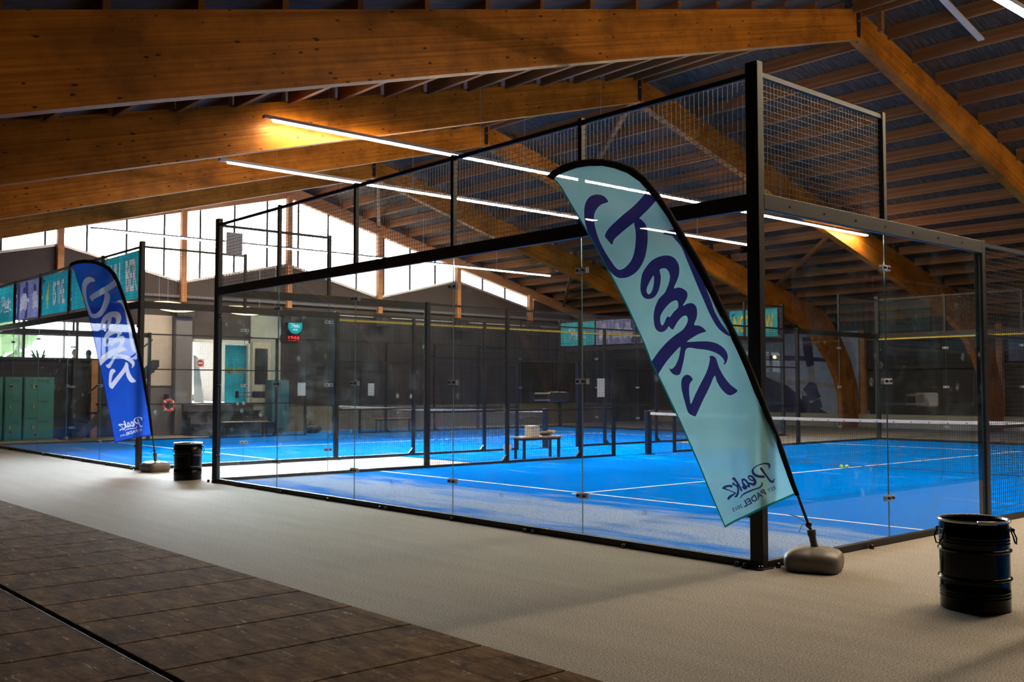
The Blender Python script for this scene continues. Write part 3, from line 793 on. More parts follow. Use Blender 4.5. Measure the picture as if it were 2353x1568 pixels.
person('person in dark clothes seated nearest the blue flag in the café window', (pB.x, pB.y, zf), PI/2, 'shirtd'); stool((pB.x, pB.y, zf), 'café stool under the person in dark clothes')
pp = pix(92, 822, (1, 0, 0), (-26.6, 0, 0))
pl = thing('potted_plant', 'green spiky plant standing at the café window', 'plant', (-26.6, pp.y, 1.0))
b = MB(); b.lathe([(.01, 0), (.16, 0), (.2, .9), (.22, 1.2), (.18, 1.2), (.17, 1.1), (.01, 1.1)], 20); b.build('pot', 'pot', pl, smooth=True)
for k in range(11):
    a = k*2.4; q = MB(); L = .28+.12*(k % 3)
    q.tube([(0, 0, 1.05), (cos(a)*.06, sin(a)*.12, 1.05+L*.6), (cos(a)*.14, sin(a)*.24, 1.05+L), (cos(a)*.2, sin(a)*.34, 1.05+L*.95)], [.012, .03, .024, .004], 6); q.build('leaf', 'leaf', pl)
# outdoors
o = MB().box(-90, -33, -40, 50, -.3, -.1).build('paving', 'ground'); tag(o, 'pale ground outside the café windows', 'ground')
for i, (x, y, r, h) in enumerate(((-46, -4.5, 2.6, 3.6), (-50, .5, 2.2, 3.2), (-44, 3.6, 1.6, 3.0), (-52, 7, 2.4, 3.5))):
    t = thing('tree', ['leftmost round green tree outside the café windows', 'second green tree outside the café windows', 'small green tree outside, behind the seated people', 'green tree outside the glass door'][i], 'tree', (x, y, -.1))
    b = MB()
    for k in range(120):
        a = random.random()*2*PI; e = random.uniform(-1, 1); rr = r*random.uniform(.5, 1)
        b.sphere((rr*cos(a)*math.sqrt(1-e*e), rr*sin(a)*math.sqrt(1-e*e), h+rr*e*.7), r*random.uniform(.08, .2), 6, 4)
    b.build('crown', 'tree', t); q = MB(); q.tube([(0, 0, 0), (0, 0, h)], [.25, .12], 8); q.build('trunk', 'purlin', t)
t = thing('brick_house', 'pale house seen outside through the café windows', 'building', (-62, -8, -.1))
MB().box(-4, 4, -6, 6, 0, 4.2).build('wall', 'house', t); MB().prism([(-4.4, 4.2), (4.4, 4.2), (0, 6.6)], 'y', -6.3, 6.3).build('roof', 'darkwall', t)
for k in range(4): MB().box(4, 4.03, -5+k*2.8, -3.4+k*2.8, 1.4, 3).build('window', 'black', t)

# ------------------------------------------------------------------ courts
def wires(b, axis, c, a0, a1, z0, z1, step=.05, r=.002, out=1):
    """welded wire mesh in a vertical plane; axis = direction it runs along"""
    n = max(1, round((a1-a0)/step)); m = max(1, round((z1-z0)/step))
    for i in range(n+1):
        a = a0+(a1-a0)*i/n
        if axis == 'x': b.box(a-r, a+r, c-r, c+r, z0, z1)
        else: b.box(c-r, c+r, a-r, a+r, z0, z1)
    for j in range(m+1):
        z = z0+(z1-z0)*j/m
        o = r*out
        if axis == 'x': b.box(a0, a1, c-o, c-3*o, z-r, z+r)
        else: b.box(c-o, c-3*o, a0, a1, z-r, z+r)

def clamp(parent, axis, c, a, z, out, detail=True):
    """clear plate over a glass joint with two bolts; out = outward sign across the wall"""
    b = MB(); w, h = .075, .0275
    for sgn in (1, -1):
        c0 = c+out*.008 if sgn > 0 else c-out*.008
        c1 = c0+sgn*out*.01
        if axis == 'x': b.box(a-w, a+w, min(c0, c1), max(c0, c1), z-h, z+h)
        else: b.box(min(c0, c1), max(c0, c1), a-w, a+w, z-h, z+h)
    o = b.build('glass_clamp', 'clamp', parent)
    for s in (-.04, .04):
        q = MB()
        if axis == 'x': q.tube([(a+s, c-out*.03, z), (a+s, c+out*.032, z)], .013, 10); q.sphere((a+s, c+out*.032, z), .013, 10, 6)
        else: q.tube([(c-out*.03, a+s, z), (c+out*.032, a+s, z)], .013, 10); q.sphere((c+out*.032, a+s, z), .013, 10, 6)
        q.build('bolt', 'bolt', o, smooth=True)
    return o

def pane(parent, axis, c, a0, a1, z0, z1):
    t = .006; b = MB()
    if axis == 'x': b.box(a0, a1, c-t, c+t, z0, z1, {3: 1, 5: 1, 0: 1, 1: 1})
    else: b.box(c-t, c+t, a0, a1, z0, z1, {2: 1, 4: 1, 0: 1, 1: 1})
    return b.build('glass_panel', ['glass', 'edge'], parent)

def back_wall(X0, X1, y, out, label, bolts=True, labelcat='glass wall'):
    """out = -1 for the near wall (outer face at y, court on the +y side)"""
    t = thing('padel_back_wall', label, labelcat, (0, 0, 0))
    g = y-out*.03; s = -out
    P = lambda d: y+s*d
    def bx(b, x0, x1, d0, d1, z0, z1): return b.box(x0, x1, P(d0), P(d1), z0, z1)
    for xa, xb in ((X0, X0+.12), (X1-.12, X1)):
        o = bx(MB(), xa, xb, 0, .08, 0, 4.09).build('corner_post', 'steel', t, bevel=.006)
        xc = (xa+xb)/2
        q = bx(MB(), xa-.03, xb+.03, -.07, .11, 0, .008).build('foot_plate', 'steel', t)
        for dx, dd in ((-.05, -.045), (.05, -.045)):
            k = MB().sphere((xc+dx*1.5, P(dd), .022), .02, 10, 6); k.tube([(xc+dx*1.5, P(dd), 0), (xc+dx*1.5, P(dd), .02)], .02, 10); k.build('anchor_bolt', 'bolt', t, smooth=True)
    xa, xb = X0+.12, X1-.12
    bx(MB(), xa, xb, .0, .055, 2.88, 3.01).build('beam', 'steel', t, bevel=.004)
    bx(MB(), xa, xb, .0, .055, 0, .06).build('bottom_rail', 'steel', t, bevel=.004)
    bx(MB(), xa, xb, .015, .05, 3.97, 4.01).build('top_rail', 'steel', t)
    js = [X1-2.03-2.0*k for k in range(4)]
    ends = [xb-.01]+js+[xa+.01]
    for a, b_ in zip(ends, ends[1:]): pane(t, 'x', g, b_+.002, a-.002, .062, 2.878)
    for j in js:
        for z in (.42, 1.5, 2.56): clamp(t, 'x', g, j, z, out)
        bx(MB(), j-.025, j+.025, .005, .055, 3.01, 4.03).build('mesh_post', 'steel', t)
    for xp, sg in ((xa, 1), (xb, -1)):
        for z in (.42, 1.5, 2.56):
            o = MB().box(xp, xp+sg*.07, g-.02, g-.008, z-.025, z+.025).build('glass_bracket', 'black', t)
            k = MB(); k.tube([(xp+sg*.045, g-.035, z), (xp+sg*.045, g+.02, z)], .012, 8); k.build('bolt', 'boltm', o)
    b = MB(); wires(b, 'x', P(.035), xa, xb, 3.01, 3.97, out=out)
    b.build('mesh_panel', 'wire', t, fix=False)
    for k in range(12):
        x = X1-.9-k*.75
        q = MB(); q.tube([(x, P(-.006), 2.945), (x, P(0), 2.945)], .009, 8); q.build('rail_bolt', 'bolt', t)
    if out > 0 and X1 == 0: bx(MB(), xa, xb, .056, .066, 2.84, 2.88).build('yellow_strip', 'yellow', t)
    if bolts:
        for x in (-1.45, -3.97, -6.55, -9.1, -2.66, -2.78, -5.24, -5.36, -7.79, -7.91, -.22):
            x = x+X1
            k = MB(); k.tube([(x, P(-.035), 0), (x, P(-.035), .02)], .02, 10); k.sphere((x, P(-.035), .022), .02, 10, 6); k.build('anchor_bolt', 'bolt', t, smooth=True)
    return t

def side_fence(X, s, label, upto=20.0, bolts=True):
    """s=+1: outer face at X and court on the -x side"""
    t = thing('padel_side_fence', label, 'fence', (0, 0, 0))
    P = lambda d: X-s*d
    def bx(y0, y1, d0, d1, z0, z1): return MB().box(P(d0), P(d1), y0, y1, z0, z1)
    g = P(.03)
    for e in (0, 1):
        F = (lambda y: y) if e == 0 else (lambda y: 20-y)
        def fy(a, b_): return (min(F(a), F(b_)), max(F(a), F(b_)))
        if e and upto < 20: continue
        bx(*fy(.08, 4.03), 0, .055, 2.88, 3.01).build('beam', 'steel', t, bevel=.004)
        bx(*fy(4.03, 4.11), 0, .09, 0, 3.02).build('post', 'steel', t, bevel=.005)
        bx(*fy(.08, 4.03), 0, .055, 0, .06).build('bottom_rail', 'steel', t, bevel=.004)
        bx(*fy(.08, 2.0), .015, .05, 3.97, 4.01).build('top_rail', 'steel', t)
        bx(*fy(2.0, 2.05), .005, .055, 3.01, 4.03).build('mesh_post', 'steel', t)
        pane(t, 'y', g, *fy(.09, 2.028), .062, 2.878); pane(t, 'y', g, *fy(2.032, 4.02), .062, 2.878)
        for z in (.42, 1.5, 2.56): clamp(t, 'y', g, F(2.03), z, s)
        b = MB(); wires(b, 'y', P(.035), *fy(.08, 2.0), 3.01, 3.97, out=s); b.build('mesh_panel', 'wire', t, fix=False)
        for k in range(7):
            yb = F(.45+k*.52); q = MB(); q.tube([(P(-.007), yb, 2.945), (P(0), yb, 2.945)], .01, 8); q.build('rail_bolt', 'steel', t)
        for z in (2.7, 1.85, .9):
            q = MB(); q.tube([(P(-.007), F(4.07), z), (P(0), F(4.07), z)], .01, 8); q.build('rail_bolt', 'steel', t)
        if bolts:
            for yb in (.16, .9, 1.6, 2.95, 3.12, 3.9):
                k = MB(); k.tube([(P(-.035), F(yb), 0), (P(-.035), F(yb), .02)], .02, 10); k.sphere((P(-.035), F(yb), .022), .02, 10, 6); k.build('anchor_bolt', 'bolt', t, smooth=True)
        # mesh bays
        for a, b_ in ((4.11, 5.97), (6.03, 7.97), (8.03, 8.97)):
            q = MB(); wires(q, 'y', P(.04), *fy(a, b_), .05, 2.97, out=s); q.build('mesh_panel', 'wire', t, fix=False)
        for yp in (6.0, 8.0): bx(*fy(yp-.03, yp+.03), .005, .065, 0, 3.0).build('post', 'steel', t)
        bx(*fy(8.97, 9.03), .005, .065, 0, 2.12).build('post', 'steel', t)
        bx(*fy(4.11, 9.0), .015, .055, 2.96, 3.0).build('top_rail', 'steel', t)
        for z in (1.0, 1.98): bx(*fy(4.11, 9.0), .015, .05, z, z+.035).build('mid_rail', 'steel', t)
        bx(*fy(4.11, 9.0), .0, .055, 0, .055).build('bottom_rail', 'steel', t)
        for yp in (5.97, 7.97):
            q = MB(); ya, yb2 = F(yp), F(yp-.11)
            q.prism([(ya, .05), (yb2, .05), (ya, .17)], 'x', P(.01), P(.05)); q.build('gusset', 'steel', t)
    if X == C2[1]: bx(4.12, 15.88, .045, .075, 2.84, 2.88).build('yellow_strip', 'yellow', t)
    if upto >= 20:
        bx(9.0, 11.0, .015, .055, 2.1, 2.14).build('lintel', 'steel', t)
        bx(9.0, 11.0, .015, .055, 2.96, 3.0).build('top_rail', 'steel', t)
        q = MB(); wires(q, 'y', P(.04), 9.0, 11.0, 2.14, 2.97, out=s); q.build('mesh_panel', 'wire', t, fix=False)
    return t

def court_turf(X0, X1, mat, label):
    t = thing('court_turf', label, 'artificial turf', (X0, 0, 0))
    W = X1-X0
    MB().box(.06, W-.06, .06, 19.94, .0, .012).build('turf_carpet', mat, t)
    for y in (3.05, 16.95): MB().box(.08, W-.08, y-.025, y+.025, .012, .0135).build('service_line', 'line', t)
    MB().box(W/2-.025, W/2+.025, 2.85, 17.15, .0125, .014).build('centre_line', 'line', t)
    return t

def net(X0, X1, label):
    t = thing('court_net', label, 'net', (0, 10, .0125))
    for x in (X0+.13, X1-.13):
        o = MB().box(x-.05, x+.05, -.06, .06, 0, .95).build('net_post', 'black', t, bevel=.01)
        MB().box(x-.09, x+.09, -.12, .12, 0, .015).build('post_foot', 'black', o)
    a, b_ = X0+.2, X1-.2; W = b_-a; n = round(W/.042)
    zt = lambda x: .92-.04*(1-((x-(a+b_)/2)/(W/2))**2)
    q = MB(); r = .0016
    for i in range(n+1):
        x = a+W*i/n; q.box(x-r, x+r, -r, r, .03, zt(x)-.04)
    for j in range(21):
        pts = []
        for i in range(0, 41):
            x = a+W*i/40; pts.append((x, .006*sin(i*1.3+j), .03+(zt(x)-.07)*j/20+.003*sin(i*2.1+j*.7)))
        q.tube(pts, .0018, 4, False)
    q.build('net_mesh', 'netstr', t, fix=False)
    q = MB(); pts = [(a+W*i/30, zt(a+W*i/30)) for i in range(31)]
    for (x0, z0), (x1, z1) in zip(pts, pts[1:]):
        for yy in (-.006, .006): q.quad((x0, yy, z0-.055), (x1, yy, z1-.055), (x1, yy, z1), (x0, yy, z0))
        q.quad((x0, -.006, z0), (x1, -.006, z1), (x1, .006, z1), (x0, .006, z0)); q.quad((x0, -.006, z0-.055), (x0, .006, z0-.055), (x1, .006, z1-.055), (x1, -.006, z1-.055))
    q.build('net_band', 'bandw', t, fix=False)
    q = MB()
    for i in range(30):
        x = a+.15+(W-.3)*i/29; q.box(x-.012, x+.012, -.0075, -.0062, zt(x)-.046, zt(x)-.03)
    q.build('band_stitching', 'black', t)
    q = MB(); q.tube([(a+W*i/20, .01*sin(i*2.), .03) for i in range(21)], .006, 6); q.build('bottom_cord', 'black', t)
    return t

# courts: 1 = nearest, 2 = beyond, 3 = to the right (seen only mirrored in the side glass)
C1 = (-10.06, 0.0); C2 = (-23.14, -13.10); C3 = (2.30, 12.36)
court_turf(C1[0], C1[1], 'turf', 'blue turf with white lines and pale sand inside the nearest court')
court_turf(C2[0], C2[1], 'turf2', 'blue turf with white lines inside the far left court')
court_turf(C3[0], C3[1], 'turf2', 'blue turf of the court mirrored in the right side glass')
o = MB().box(C2[1]+.05, C1[0]-.05, 5.6, 14.4, 0, .011).build('walkway_turf', 'turf2'); tag(o, 'blue turf strip between the two courts beside the bench', 'artificial turf')
o = MB().box(-25.6, C2[0]-.05, 6.9, 16.5, 0, .011).build('walkway_turf', 'turf2'); tag(o, 'blue turf strip along the far end wall outside the left court', 'artificial turf')
bw1 = back_wall(*C1, 0, -1, 'near glass back wall of the nearest court with black posts, beam and upper mesh')
back_wall(*C1, 20, 1, 'far glass back wall of the nearest court, behind its net', False)
side_fence(0.0, 1, 'right side wall of the nearest court, two glass panels and then mesh')
side_fence(C1[0], -1, 'left side wall of the nearest court, glass then mesh beside the bench')
back_wall(*C2, 0, -1, 'near glass back wall of the far left court carrying cyan banners')
back_wall(*C2, 20, 1, 'far glass back wall of the far left court carrying cyan banners', False)
side_fence(C2[1], 1, 'right side wall of the far left court, across the walkway from the nearest court', bolts=False)
side_fence(C2[0], -1, 'left side wall of the far left court, in front of the steps', bolts=False)
side_fence(C3[0], -1, 'side wall of the neighbouring court mirrored in the right side glass', bolts=False)
back_wall(*C3, 20, 1, 'back wall of the neighbouring court mirrored in the right side glass', False)
net(*C1, 'black court net with white band across the nearest court')
net(*C2, 'court net with white band across the far left court')

# glass maker's mark low on each near pane
for k, x in enumerate((-1.25, -3.2, -5.2, -7.2, -9.2)):
    o = text('etched_mark', 'G|I', .05, 'offw', bw1, (x, .02, .33), (-1, 0, 0), (0, 0, 1), 0, ext=.0002)

# ------------------------------------------------------------------ banners
def banner(x0, x1, y, z0, z1, face, label, base='b_cyan', txt=None, tcol='b_wht', sx=.62, size=.62, logo=False, photo=0, ty=.0, tx=.0, dots=False, four=False):
    """face=-1 reads from the -y side"""
    t = thing('banner', label, 'banner', ((x0+x1)/2, y, z0)); W = x1-x0; H = z1-z0
    dr = (1, 0, 0)
    layers = []; mats = [base, 'b_wht', 'b_nav', 'photod', 'photom', 'photol', 'b_yel']
    if logo:
        L = [[(p[0]*W*.27, p[1]*W*.27+H*.58) for p in lp] for lp in UL]
        for lp in L[:7]: layers.append((1, [lp]))
        for lp in L[7:]: layers.append((0, [lp]))
    if photo:
        rnd = random.Random(photo)
        for k in range(9):
            xa = -W/2+W*k/9; layers.append((3+rnd.choice((0, 1, 1)), [[(xa+.01, .01), (xa+W/9-.01, .01), (xa+W/9-.01, H-.01), (xa+.01, H-.01)]]))
        def blob(cx, cz, rx, rz, m, n=12): layers.append((m, [[(cx+rx*cos(2*PI*i/n)*(1+.15*sin(3*i)), cz+rz*sin(2*PI*i/n)) for i in range(n)]]))
        for cx in ((-.22, .25) if photo != 5 else (-.3, .05, .32)):
            blob(cx*W, H*.42, W*.13, H*.3, 5); blob(cx*W, H*.77, W*.055, H*.1, 3 if photo != 5 else 5)
            layers.append((5, [[(cx*W, H*.6), (cx*W+W*.22, H*.5), (cx*W+W*.2, H*.42), (cx*W, H*.48)]]))
            blob(cx*W, H*.15, W*.08, H*.13, 4)
    if txt: layers.append((1 if tcol == 'b_wht' else 6, [[(tx+p[0]*sx, H*.47+ty+p[1]) for p in lp] for lp in text_loops(txt, size, .016)]))
    if four: layers.append((6, [[(-.60+p[0]*sx, H*.45+p[1]*1.2) for p in lp] for lp in text_loops('4', size, .012)]))
    def to3(x, z): return Vector((x, .012*sin(x*3.1+z*4), z))
    painted('cloth', [(-W/2, 0), (W/2, 0), (W/2, H), (-W/2, H)], layers, to3, mats, t, smooth=False, step=.25)
    if txt: pass
    if dots:
        q = MB(); q.sphere((-W/2+.13, face*.02, H*.84), .035, 10, 6, (1, .2, 1)); q.sphere((-W/2+.19, face*.02, H*.87), .03, 10, 6, (1, .2, 1)); q.build('emblem', 'b_nav', t)
    for k in range(6):
        q = MB().sphere((-W/2+.1+k*(W-.2)/5, face*.02, H-.03), .012, 6, 4); q.build('eyelet', 'ring', t)
    return t
J2 = [C2[1]-2.03-2*k for k in range(4)]; ed = [C2[1]-.14]+J2+[C2[0]+.14]
segs = [(b_+.04, a-.04) for a, b_ in zip(ed, ed[1:])][::-1]
yb = .075; z0, z1 = 3.08, 3.96
banner(*segs[0], yb, z0, z1, -1, 'leftmost cyan banner with white script logo, on the near wall of the far left court', logo=True)
banner(*segs[1], yb, z0, z1, -1, 'blue tinted photo banner of players between the logo banner and the 4 IS THE banner', base='photom', photo=3)
banner(*segs[2], yb, z0, z1, -1, 'cyan banner reading 4 IS THE, left of the blue flag', txt='IS THE', size=.72, sx=.40, tx=.14, dots=True, four=True)
banner(*segs[3], yb, z0, z1, -1, 'cyan banner with yellow MAGIC seen through the blue flag', txt='MAGIC', tcol='b_yel', size=.78, sx=.48)
banner(*segs[4], yb, z0, z1, -1, 'cyan banner reading NUMBER beside the corner post of the far left court', txt='NUMBER', size=.8, sx=.44)
yf = 19.90
banner(*segs[0], yf, z0, z1, -1, 'cyan banner with white script logo on the far wall of the left court', base='b_cyan', logo=True)
banner(*segs[1], yf, z0, z1, -1, 'blue photo banner with a reaching arm, right of the far logo banner', base='photol', photo=5)
banner(*segs[2], yf, z0, z1, -1, 'blue photo banner partly hidden by the left edge of the aqua flag', base='photol', photo=8)
banner(*segs[4], yf, z0, z1, -1, 'cyan banner reading NOT NOW in yellow behind the near corner post', txt='NOT NOW', tcol='b_yel', size=.74, sx=.40, dots=True)
J3 = [C3[1]-2.03-2*k for k in range(4)]; ed3 = [C3[1]-.14]+J3+[C3[0]+.14]
s3 = [(b_+.04, a-.04) for a, b_ in zip(ed3, ed3[1:])][::-1]
banner(*s3[4], yf, z0, z1, -1, 'cyan banner with pale letters mirrored faintly in the right side glass', txt='NUMBER', size=.66, sx=.56)
banner(*s3[3], yf, z0, z1, -1, 'cyan banner with yellow letters mirrored faintly in the right side glass', txt='MAGIC', tcol='b_yel', size=.62, sx=.6)

# ------------------------------------------------------------------ far wall: photo mural
mur = thing('photo_mural', 'blue toned photo mural of a running foot in a white shoe on the far wall', 'mural', (0, 28.62, 0))
mo = Vector((0, 28.62, 0))
def MU(L):
    out = []
    for x, y in L:
        p = pix(1780+x/4.706, 740+y/4.706, (0, 1, 0), mo); out.append((p.x, p.z))
    return out
leg = MU([(300, 170), (385, 160), (405, 230), (415, 340), (425, 470), (350, 490), (325, 400), (305, 300)])
sock = MU([(345, 490), (428, 470), (432, 540), (436, 650), (380, 665), (362, 600)])
shoe = MU([(370, 650), (420, 655), (455, 680), (468, 740), (490, 800), (440, 825), (350, 840), (300, 820), (298, 750), (330, 700)])
sole = MU([(296, 815), (350, 832), (440, 815), (492, 790), (500, 815), (440, 845), (350, 860), (296, 845)])
toe = MU([(305, 740), (335, 760), (350, 800), (305, 800)])
shad = MU([(-400, 560), (-150, 560), (0, 640), (140, 690), (240, 780), (300, 850), (350, 850), (400, 880), (430, 850), (490, 830), (520, 920), (490, 940), (600, 1000), (680, 1080), (-400, 1080)])
lite = MU([(-500, 590), (500, 640), (720, 700), (720, 740), (500, 700), (-500, 650)])
dk1 = MU([(-500, 350), (300, 370), (620, 400), (640, 440), (300, 420), (-500, 420)])
xl, xr = -22.4, -15.55
painted('print', [(xl, .12), (xr, .12), (xr, 3.7), (xl, 3.7)],
        [(2, [dk1]), (3, [lite]), (1, [shad]), (1, [leg]), (3, [sock]), (2, [shoe]), (3, [toe]), (1, [sole])],
        lambda x, z: Vector((x, 0, z)), ['photom2', 'photod', 'photodm', 'photol'] if False else [M['photom'], M['photod'], M['navyp'], M['photol']], mur, smooth=False)
M['muralb'] = plain('mural_blue_grey', (.36, .46, .72), .6, var=.35, vscale=5)
mur.children[0].data.materials[0] = M['muralb']
for x, lab in ((-15.35, 'first'), (-10.25, 'second')):
    o = MB().box(x-.1, x+.1, 28.5, 28.68, 0, 3.7).build('wall_post', 'post'); tag(o, 'orange timber post on the far wall, %s to the right of the mural' % lab, 'post')
o = MB().box(-15.5, 12, 28.55, 28.7, 2.2, 2.35).build('wall_rail', 'darkwall'); tag(o, 'dark horizontal rail along the far wall right of the mural', 'rail')
for i, x in ((1, -9.2), (2, -6.6)):
    o = MB().box(x-.75, x+.75, 28.6, 28.66, 2.4 if i else 1.2, 3.5).build('wall_poster', ['greenwall', 'photom', 'photom'][i]); tag(o, ['pale panel on the far wall beside the mural posts', 'blue poster high on the far wall behind the right mesh', 'second blue poster on the far wall at the right edge'][i], 'poster')
struct(MB().box(-26, 14, 28.45, 28.8, 0, .5).build('baseboard_far', 'concrete'))

# ------------------------------------------------------------------ lamps
def lamp(x, y0, y1, z, label):
    t = thing('strip_lamp', label, 'ceiling lamp', (x, y0, z))
    L = y1-y0
    MB().box(-.048, .048, 0, L, 0, .055).build('housing', 'alu', t)
    MB().box(-.044, .044, .18, L-.06, -.018, 0).build('diffuser', 'led', t)
    k = 1.2
    while k < L:
        zt = zdeck(y0+k)-z
        q = MB(); q.tube([(0, k, .05), (0, k, zt)], .004, 5); q.build('suspension_wire', 'alu', t)
        k += 3.3
    return t
lamp(.02, .9, 19.3, 5.78, 'warm strip lamp entering at the top right picture corner')
lamp(2.32, .9, 19.3, 5.78, 'warm strip lamp over the neighbouring court, mirrored in glass and drums')
lamp(-9.9, .72, 19.35, 5.78, 'longest looking warm strip lamp, passing behind the tip of the aqua flag')
lamp(-13.2, 1.5, 18.7, 5.78, 'warm strip lamp just below and parallel to the longest one')
lamp(-23.1, 2.4, 19.5, 5.78, 'thin far warm strip lamp in front of the glazed gable')
def curvy(y0, z, label, L, ph):
    b = MB(); pts = [(XG+2.2+.12*sin(i*.6+ph), y0+L*i/16, z+.05*sin(i*.8+ph)) for i in range(17)]
    t = thing('wavy_lamp', label, 'ceiling lamp', (0, 0, 0)); b.tube(pts, .02, 8); b.build('tube', 'led2', t, smooth=True)
    for i in (2, 8, 14):
        q = MB(); q.tube([pts[i], (pts[i][0], pts[i][1], zdeck(pts[i][1]))], .004, 5); q.build('suspension_wire', 'alu', t)
M['led2'] = emit('soft_led_tube', (1, .7, .35), 5)
curvy(4.3, 3.93, 'upper thin wavy lamp line in front of the end wall', 4.6, 0)
curvy(4.1, 3.78, 'lower thin wavy lamp line in front of the end wall', 4.3, 1.5)
o = thing('spot_lamp', 'small round warm lamp glowing by the far wall beyond the near corner post', 'lamp', tuple(pix(1780, 821, (0, 1, 0), (0, 27.5, 0))))
MB().sphere((0, 0, 0), .07, 10, 8).build('bulb', 'bulb', o, smooth=True); q = MB(); q.tube([(0, 0, .06), (0, 0, zdeck(27.5)-o.location.z)], .008, 6); q.build('cord', 'black', o)

# ------------------------------------------------------------------ benches and small things
def bench(x, y0, y1, label):
    t = thing('court_bench', label, 'bench', (x, (y0+y1)/2, .012)); L = (y1-y0)/2
    MB().box(-.17, .17, -L, L, .42, .45).build('seat', 'plank', t, bevel=.004)
    MB().box(-.15, .15, -L+.05, L-.05, .375, .42).build('frame', 'steel', t)
    for sx in (-.13, .13):
        for sy in (-L+.09, L-.09): MB().box(sx-.022, sx+.022, sy-.022, sy+.022, 0, .39).build('leg', 'steel', t)
    return t
bench(-10.66, 6.80, 7.95, 'wooden topped bench beside the nearest court, with a white box and a bag on it')
bench(-23.65, 6.5, 8.0, 'wooden topped bench in front of the dark steps, at the far end')
bench(-23.65, 12.0, 13.5, 'far wooden topped bench behind the net of the left court')
ph = pix(1223, 1000, (1, 0, 0), (-10.66, 0, 0))
o = thing('white_box', 'small white box standing on the bench beside the nearest court', 'box', (-10.66, ph.y, .462))
MB().box(-.1, .1, -.12, .12, 0, .22).build('carton', 'card', o, bevel=.004); MB().box(-.102, .102, -.122, .122, .19, .195).build('lid_seam', 'greyd', o)
pb = pix(1254, 1000, (1, 0, 0), (-10.66, 0, 0))
o = thing('racket_bag', 'dark racket bag with a tan grip sticking out, lying on the bench', 'bag', (-10.66, pb.y, .462))
MB().sphere((0, 0, .05), .1, 14, 8, (1.1, 2.0, .5)).build('bag_body', 'black', o, smooth=True)
q = MB(); q.tube([(0, .05, .09), (.0, .24, .08)], .032, 10); q.build('racket_grip', 'tan', o)
q = MB().sphere((.06, .03, .035), .05, 10, 6, (1, 2, .5)); q.build('racket_face', 'bluecab', o, smooth=True)
q = MB(); q.tube([(0, -.17, .05), (.05, -.22, .1), (.0, -.1, .13), (-.04, .0, .11)], .008, 6); q.build('strap', 'black', o)
for i, dy in enumerate((0, .14)):
    o = thing('ball_can', ['left one of two white cans on the walkway turf by the bench', 'right one of two white cans on the walkway turf, nearest the fence post'][i], 'can', (-12.9, 8.42+dy, .011))
    q = MB(); q.lathe([(.001, 0), (.035, 0), (.037, .004), (.037, .16), (.001, .16)], 18); q.build('can', 'paper', o, smooth=True)
    q = MB(); q.lathe([(.001, .16), (.038, .16), (.038, .172), (.001, .172)], 18); q.build('cap', 'greyd', o, smooth=True)
pbl = pix(1940, 1072, (0, 0, 1), (0, 0, .045))
for i, dx in enumerate((-.04, .035)):
    o = MB().sphere((0, 0, 0), .033, 16, 10).build('padel_ball', 'ball', smooth=True); o.location = (pbl.x+dx, pbl.y+dx*.8, .0445)
    tag(o, ['left yellow ball lying at the net on the nearest court', 'right yellow ball lying at the net on the nearest court'][i], 'ball')
o = MB().sphere((0, 0, 0), .033, 12, 8).build('padel_ball', 'ball', smooth=True); p = pix(961, 1012, (1, 0, 0), (-20, 0, 0)); o.location = (p.x, p.y, .045)
tag(o, 'small yellow ball far off on the left court turf', 'ball')
for i, (xx, ya, yb_, za, zb, lab) in enumerate(((-10.13, 8.62, 8.84, 1.27, 1.66, 'white notice sheet on the mesh by the court entrance, right of the bench'),
        (-23.05, 8.70, 8.97, 1.24, 1.64, 'white notice sheet on the far left fence, under the clock'), (-23.05, 11.27, 11.5, 1.23, 1.63, 'white notice sheet on the far left fence, above the net end'))):
    o = MB().box(xx-.004, xx+.004, ya, yb_, za, zb).build('notice_sheet', 'paper'); tag(o, lab, 'notice')
o = MB().box(-9.97, -9.955, .14, .41, 3.53, 3.89).build('court_sign', 'paper'); tag(o, 'white plate behind the mesh high by the far corner post of the nearest court', 'sign')
def holder(x, y, face, label, body):
    t = thing('machine_holder', label, 'holder', (x, y, 1.28))
    for z in (-.065, .065):
        q = MB(); q.tube([(0, -.48, z), (0, .0, z)], .016, 8); q.build('rail', 'grey', t)
    MB().box(-.05, .05, -.52, -.46, -.1, .1).build('end_cap', 'black', t)
    b = MB().box(-.07, .07, .0, .42, -.1, .1).build('casing', body, t, bevel=.02)
    MB().box(-.05, .05, .42, .5, -.085, .085).build('end_clip', 'black', t)
    if body == 'white':
        for k in range(3):
            q = MB(); q.tube([(-.073, .0+(.06+.03*k)*cos(a), -.1+(.06+.03*k)*sin(a)) for a in [j*PI/12 for j in range(7)]], .004, 5); q.build('stripe', 'leaf', t)
    return t
holder(C1[0]+.10, 7.08, 1, 'black holder with two rails and a casing, hung on the mesh above the bench', 'black')
holder(C2[0]+.10, 7.18, 1, 'black holder with two rails hung on the far left fence', 'black')
holder(C3[0]-.10, 7.05, -1, 'white cased holder mirrored in the right side glass', 'white')
# black bag by the far fence
o = thing('sports_bag', 'black sports bag on the ground by the slatted wall below the clock', 'bag', (-24.2, 9.9, .012))
MB().sphere((0, 0, .15), .16, 14, 8, (1.2, 2.2, .95)).build('bag_body', 'black', o, smooth=True)
q = MB(); q.tube([(0, -.15, .28), (0, -.05, .38), (0, .08, .38), (0, .17, .28)], .012, 6); q.build('handle', 'black', o)

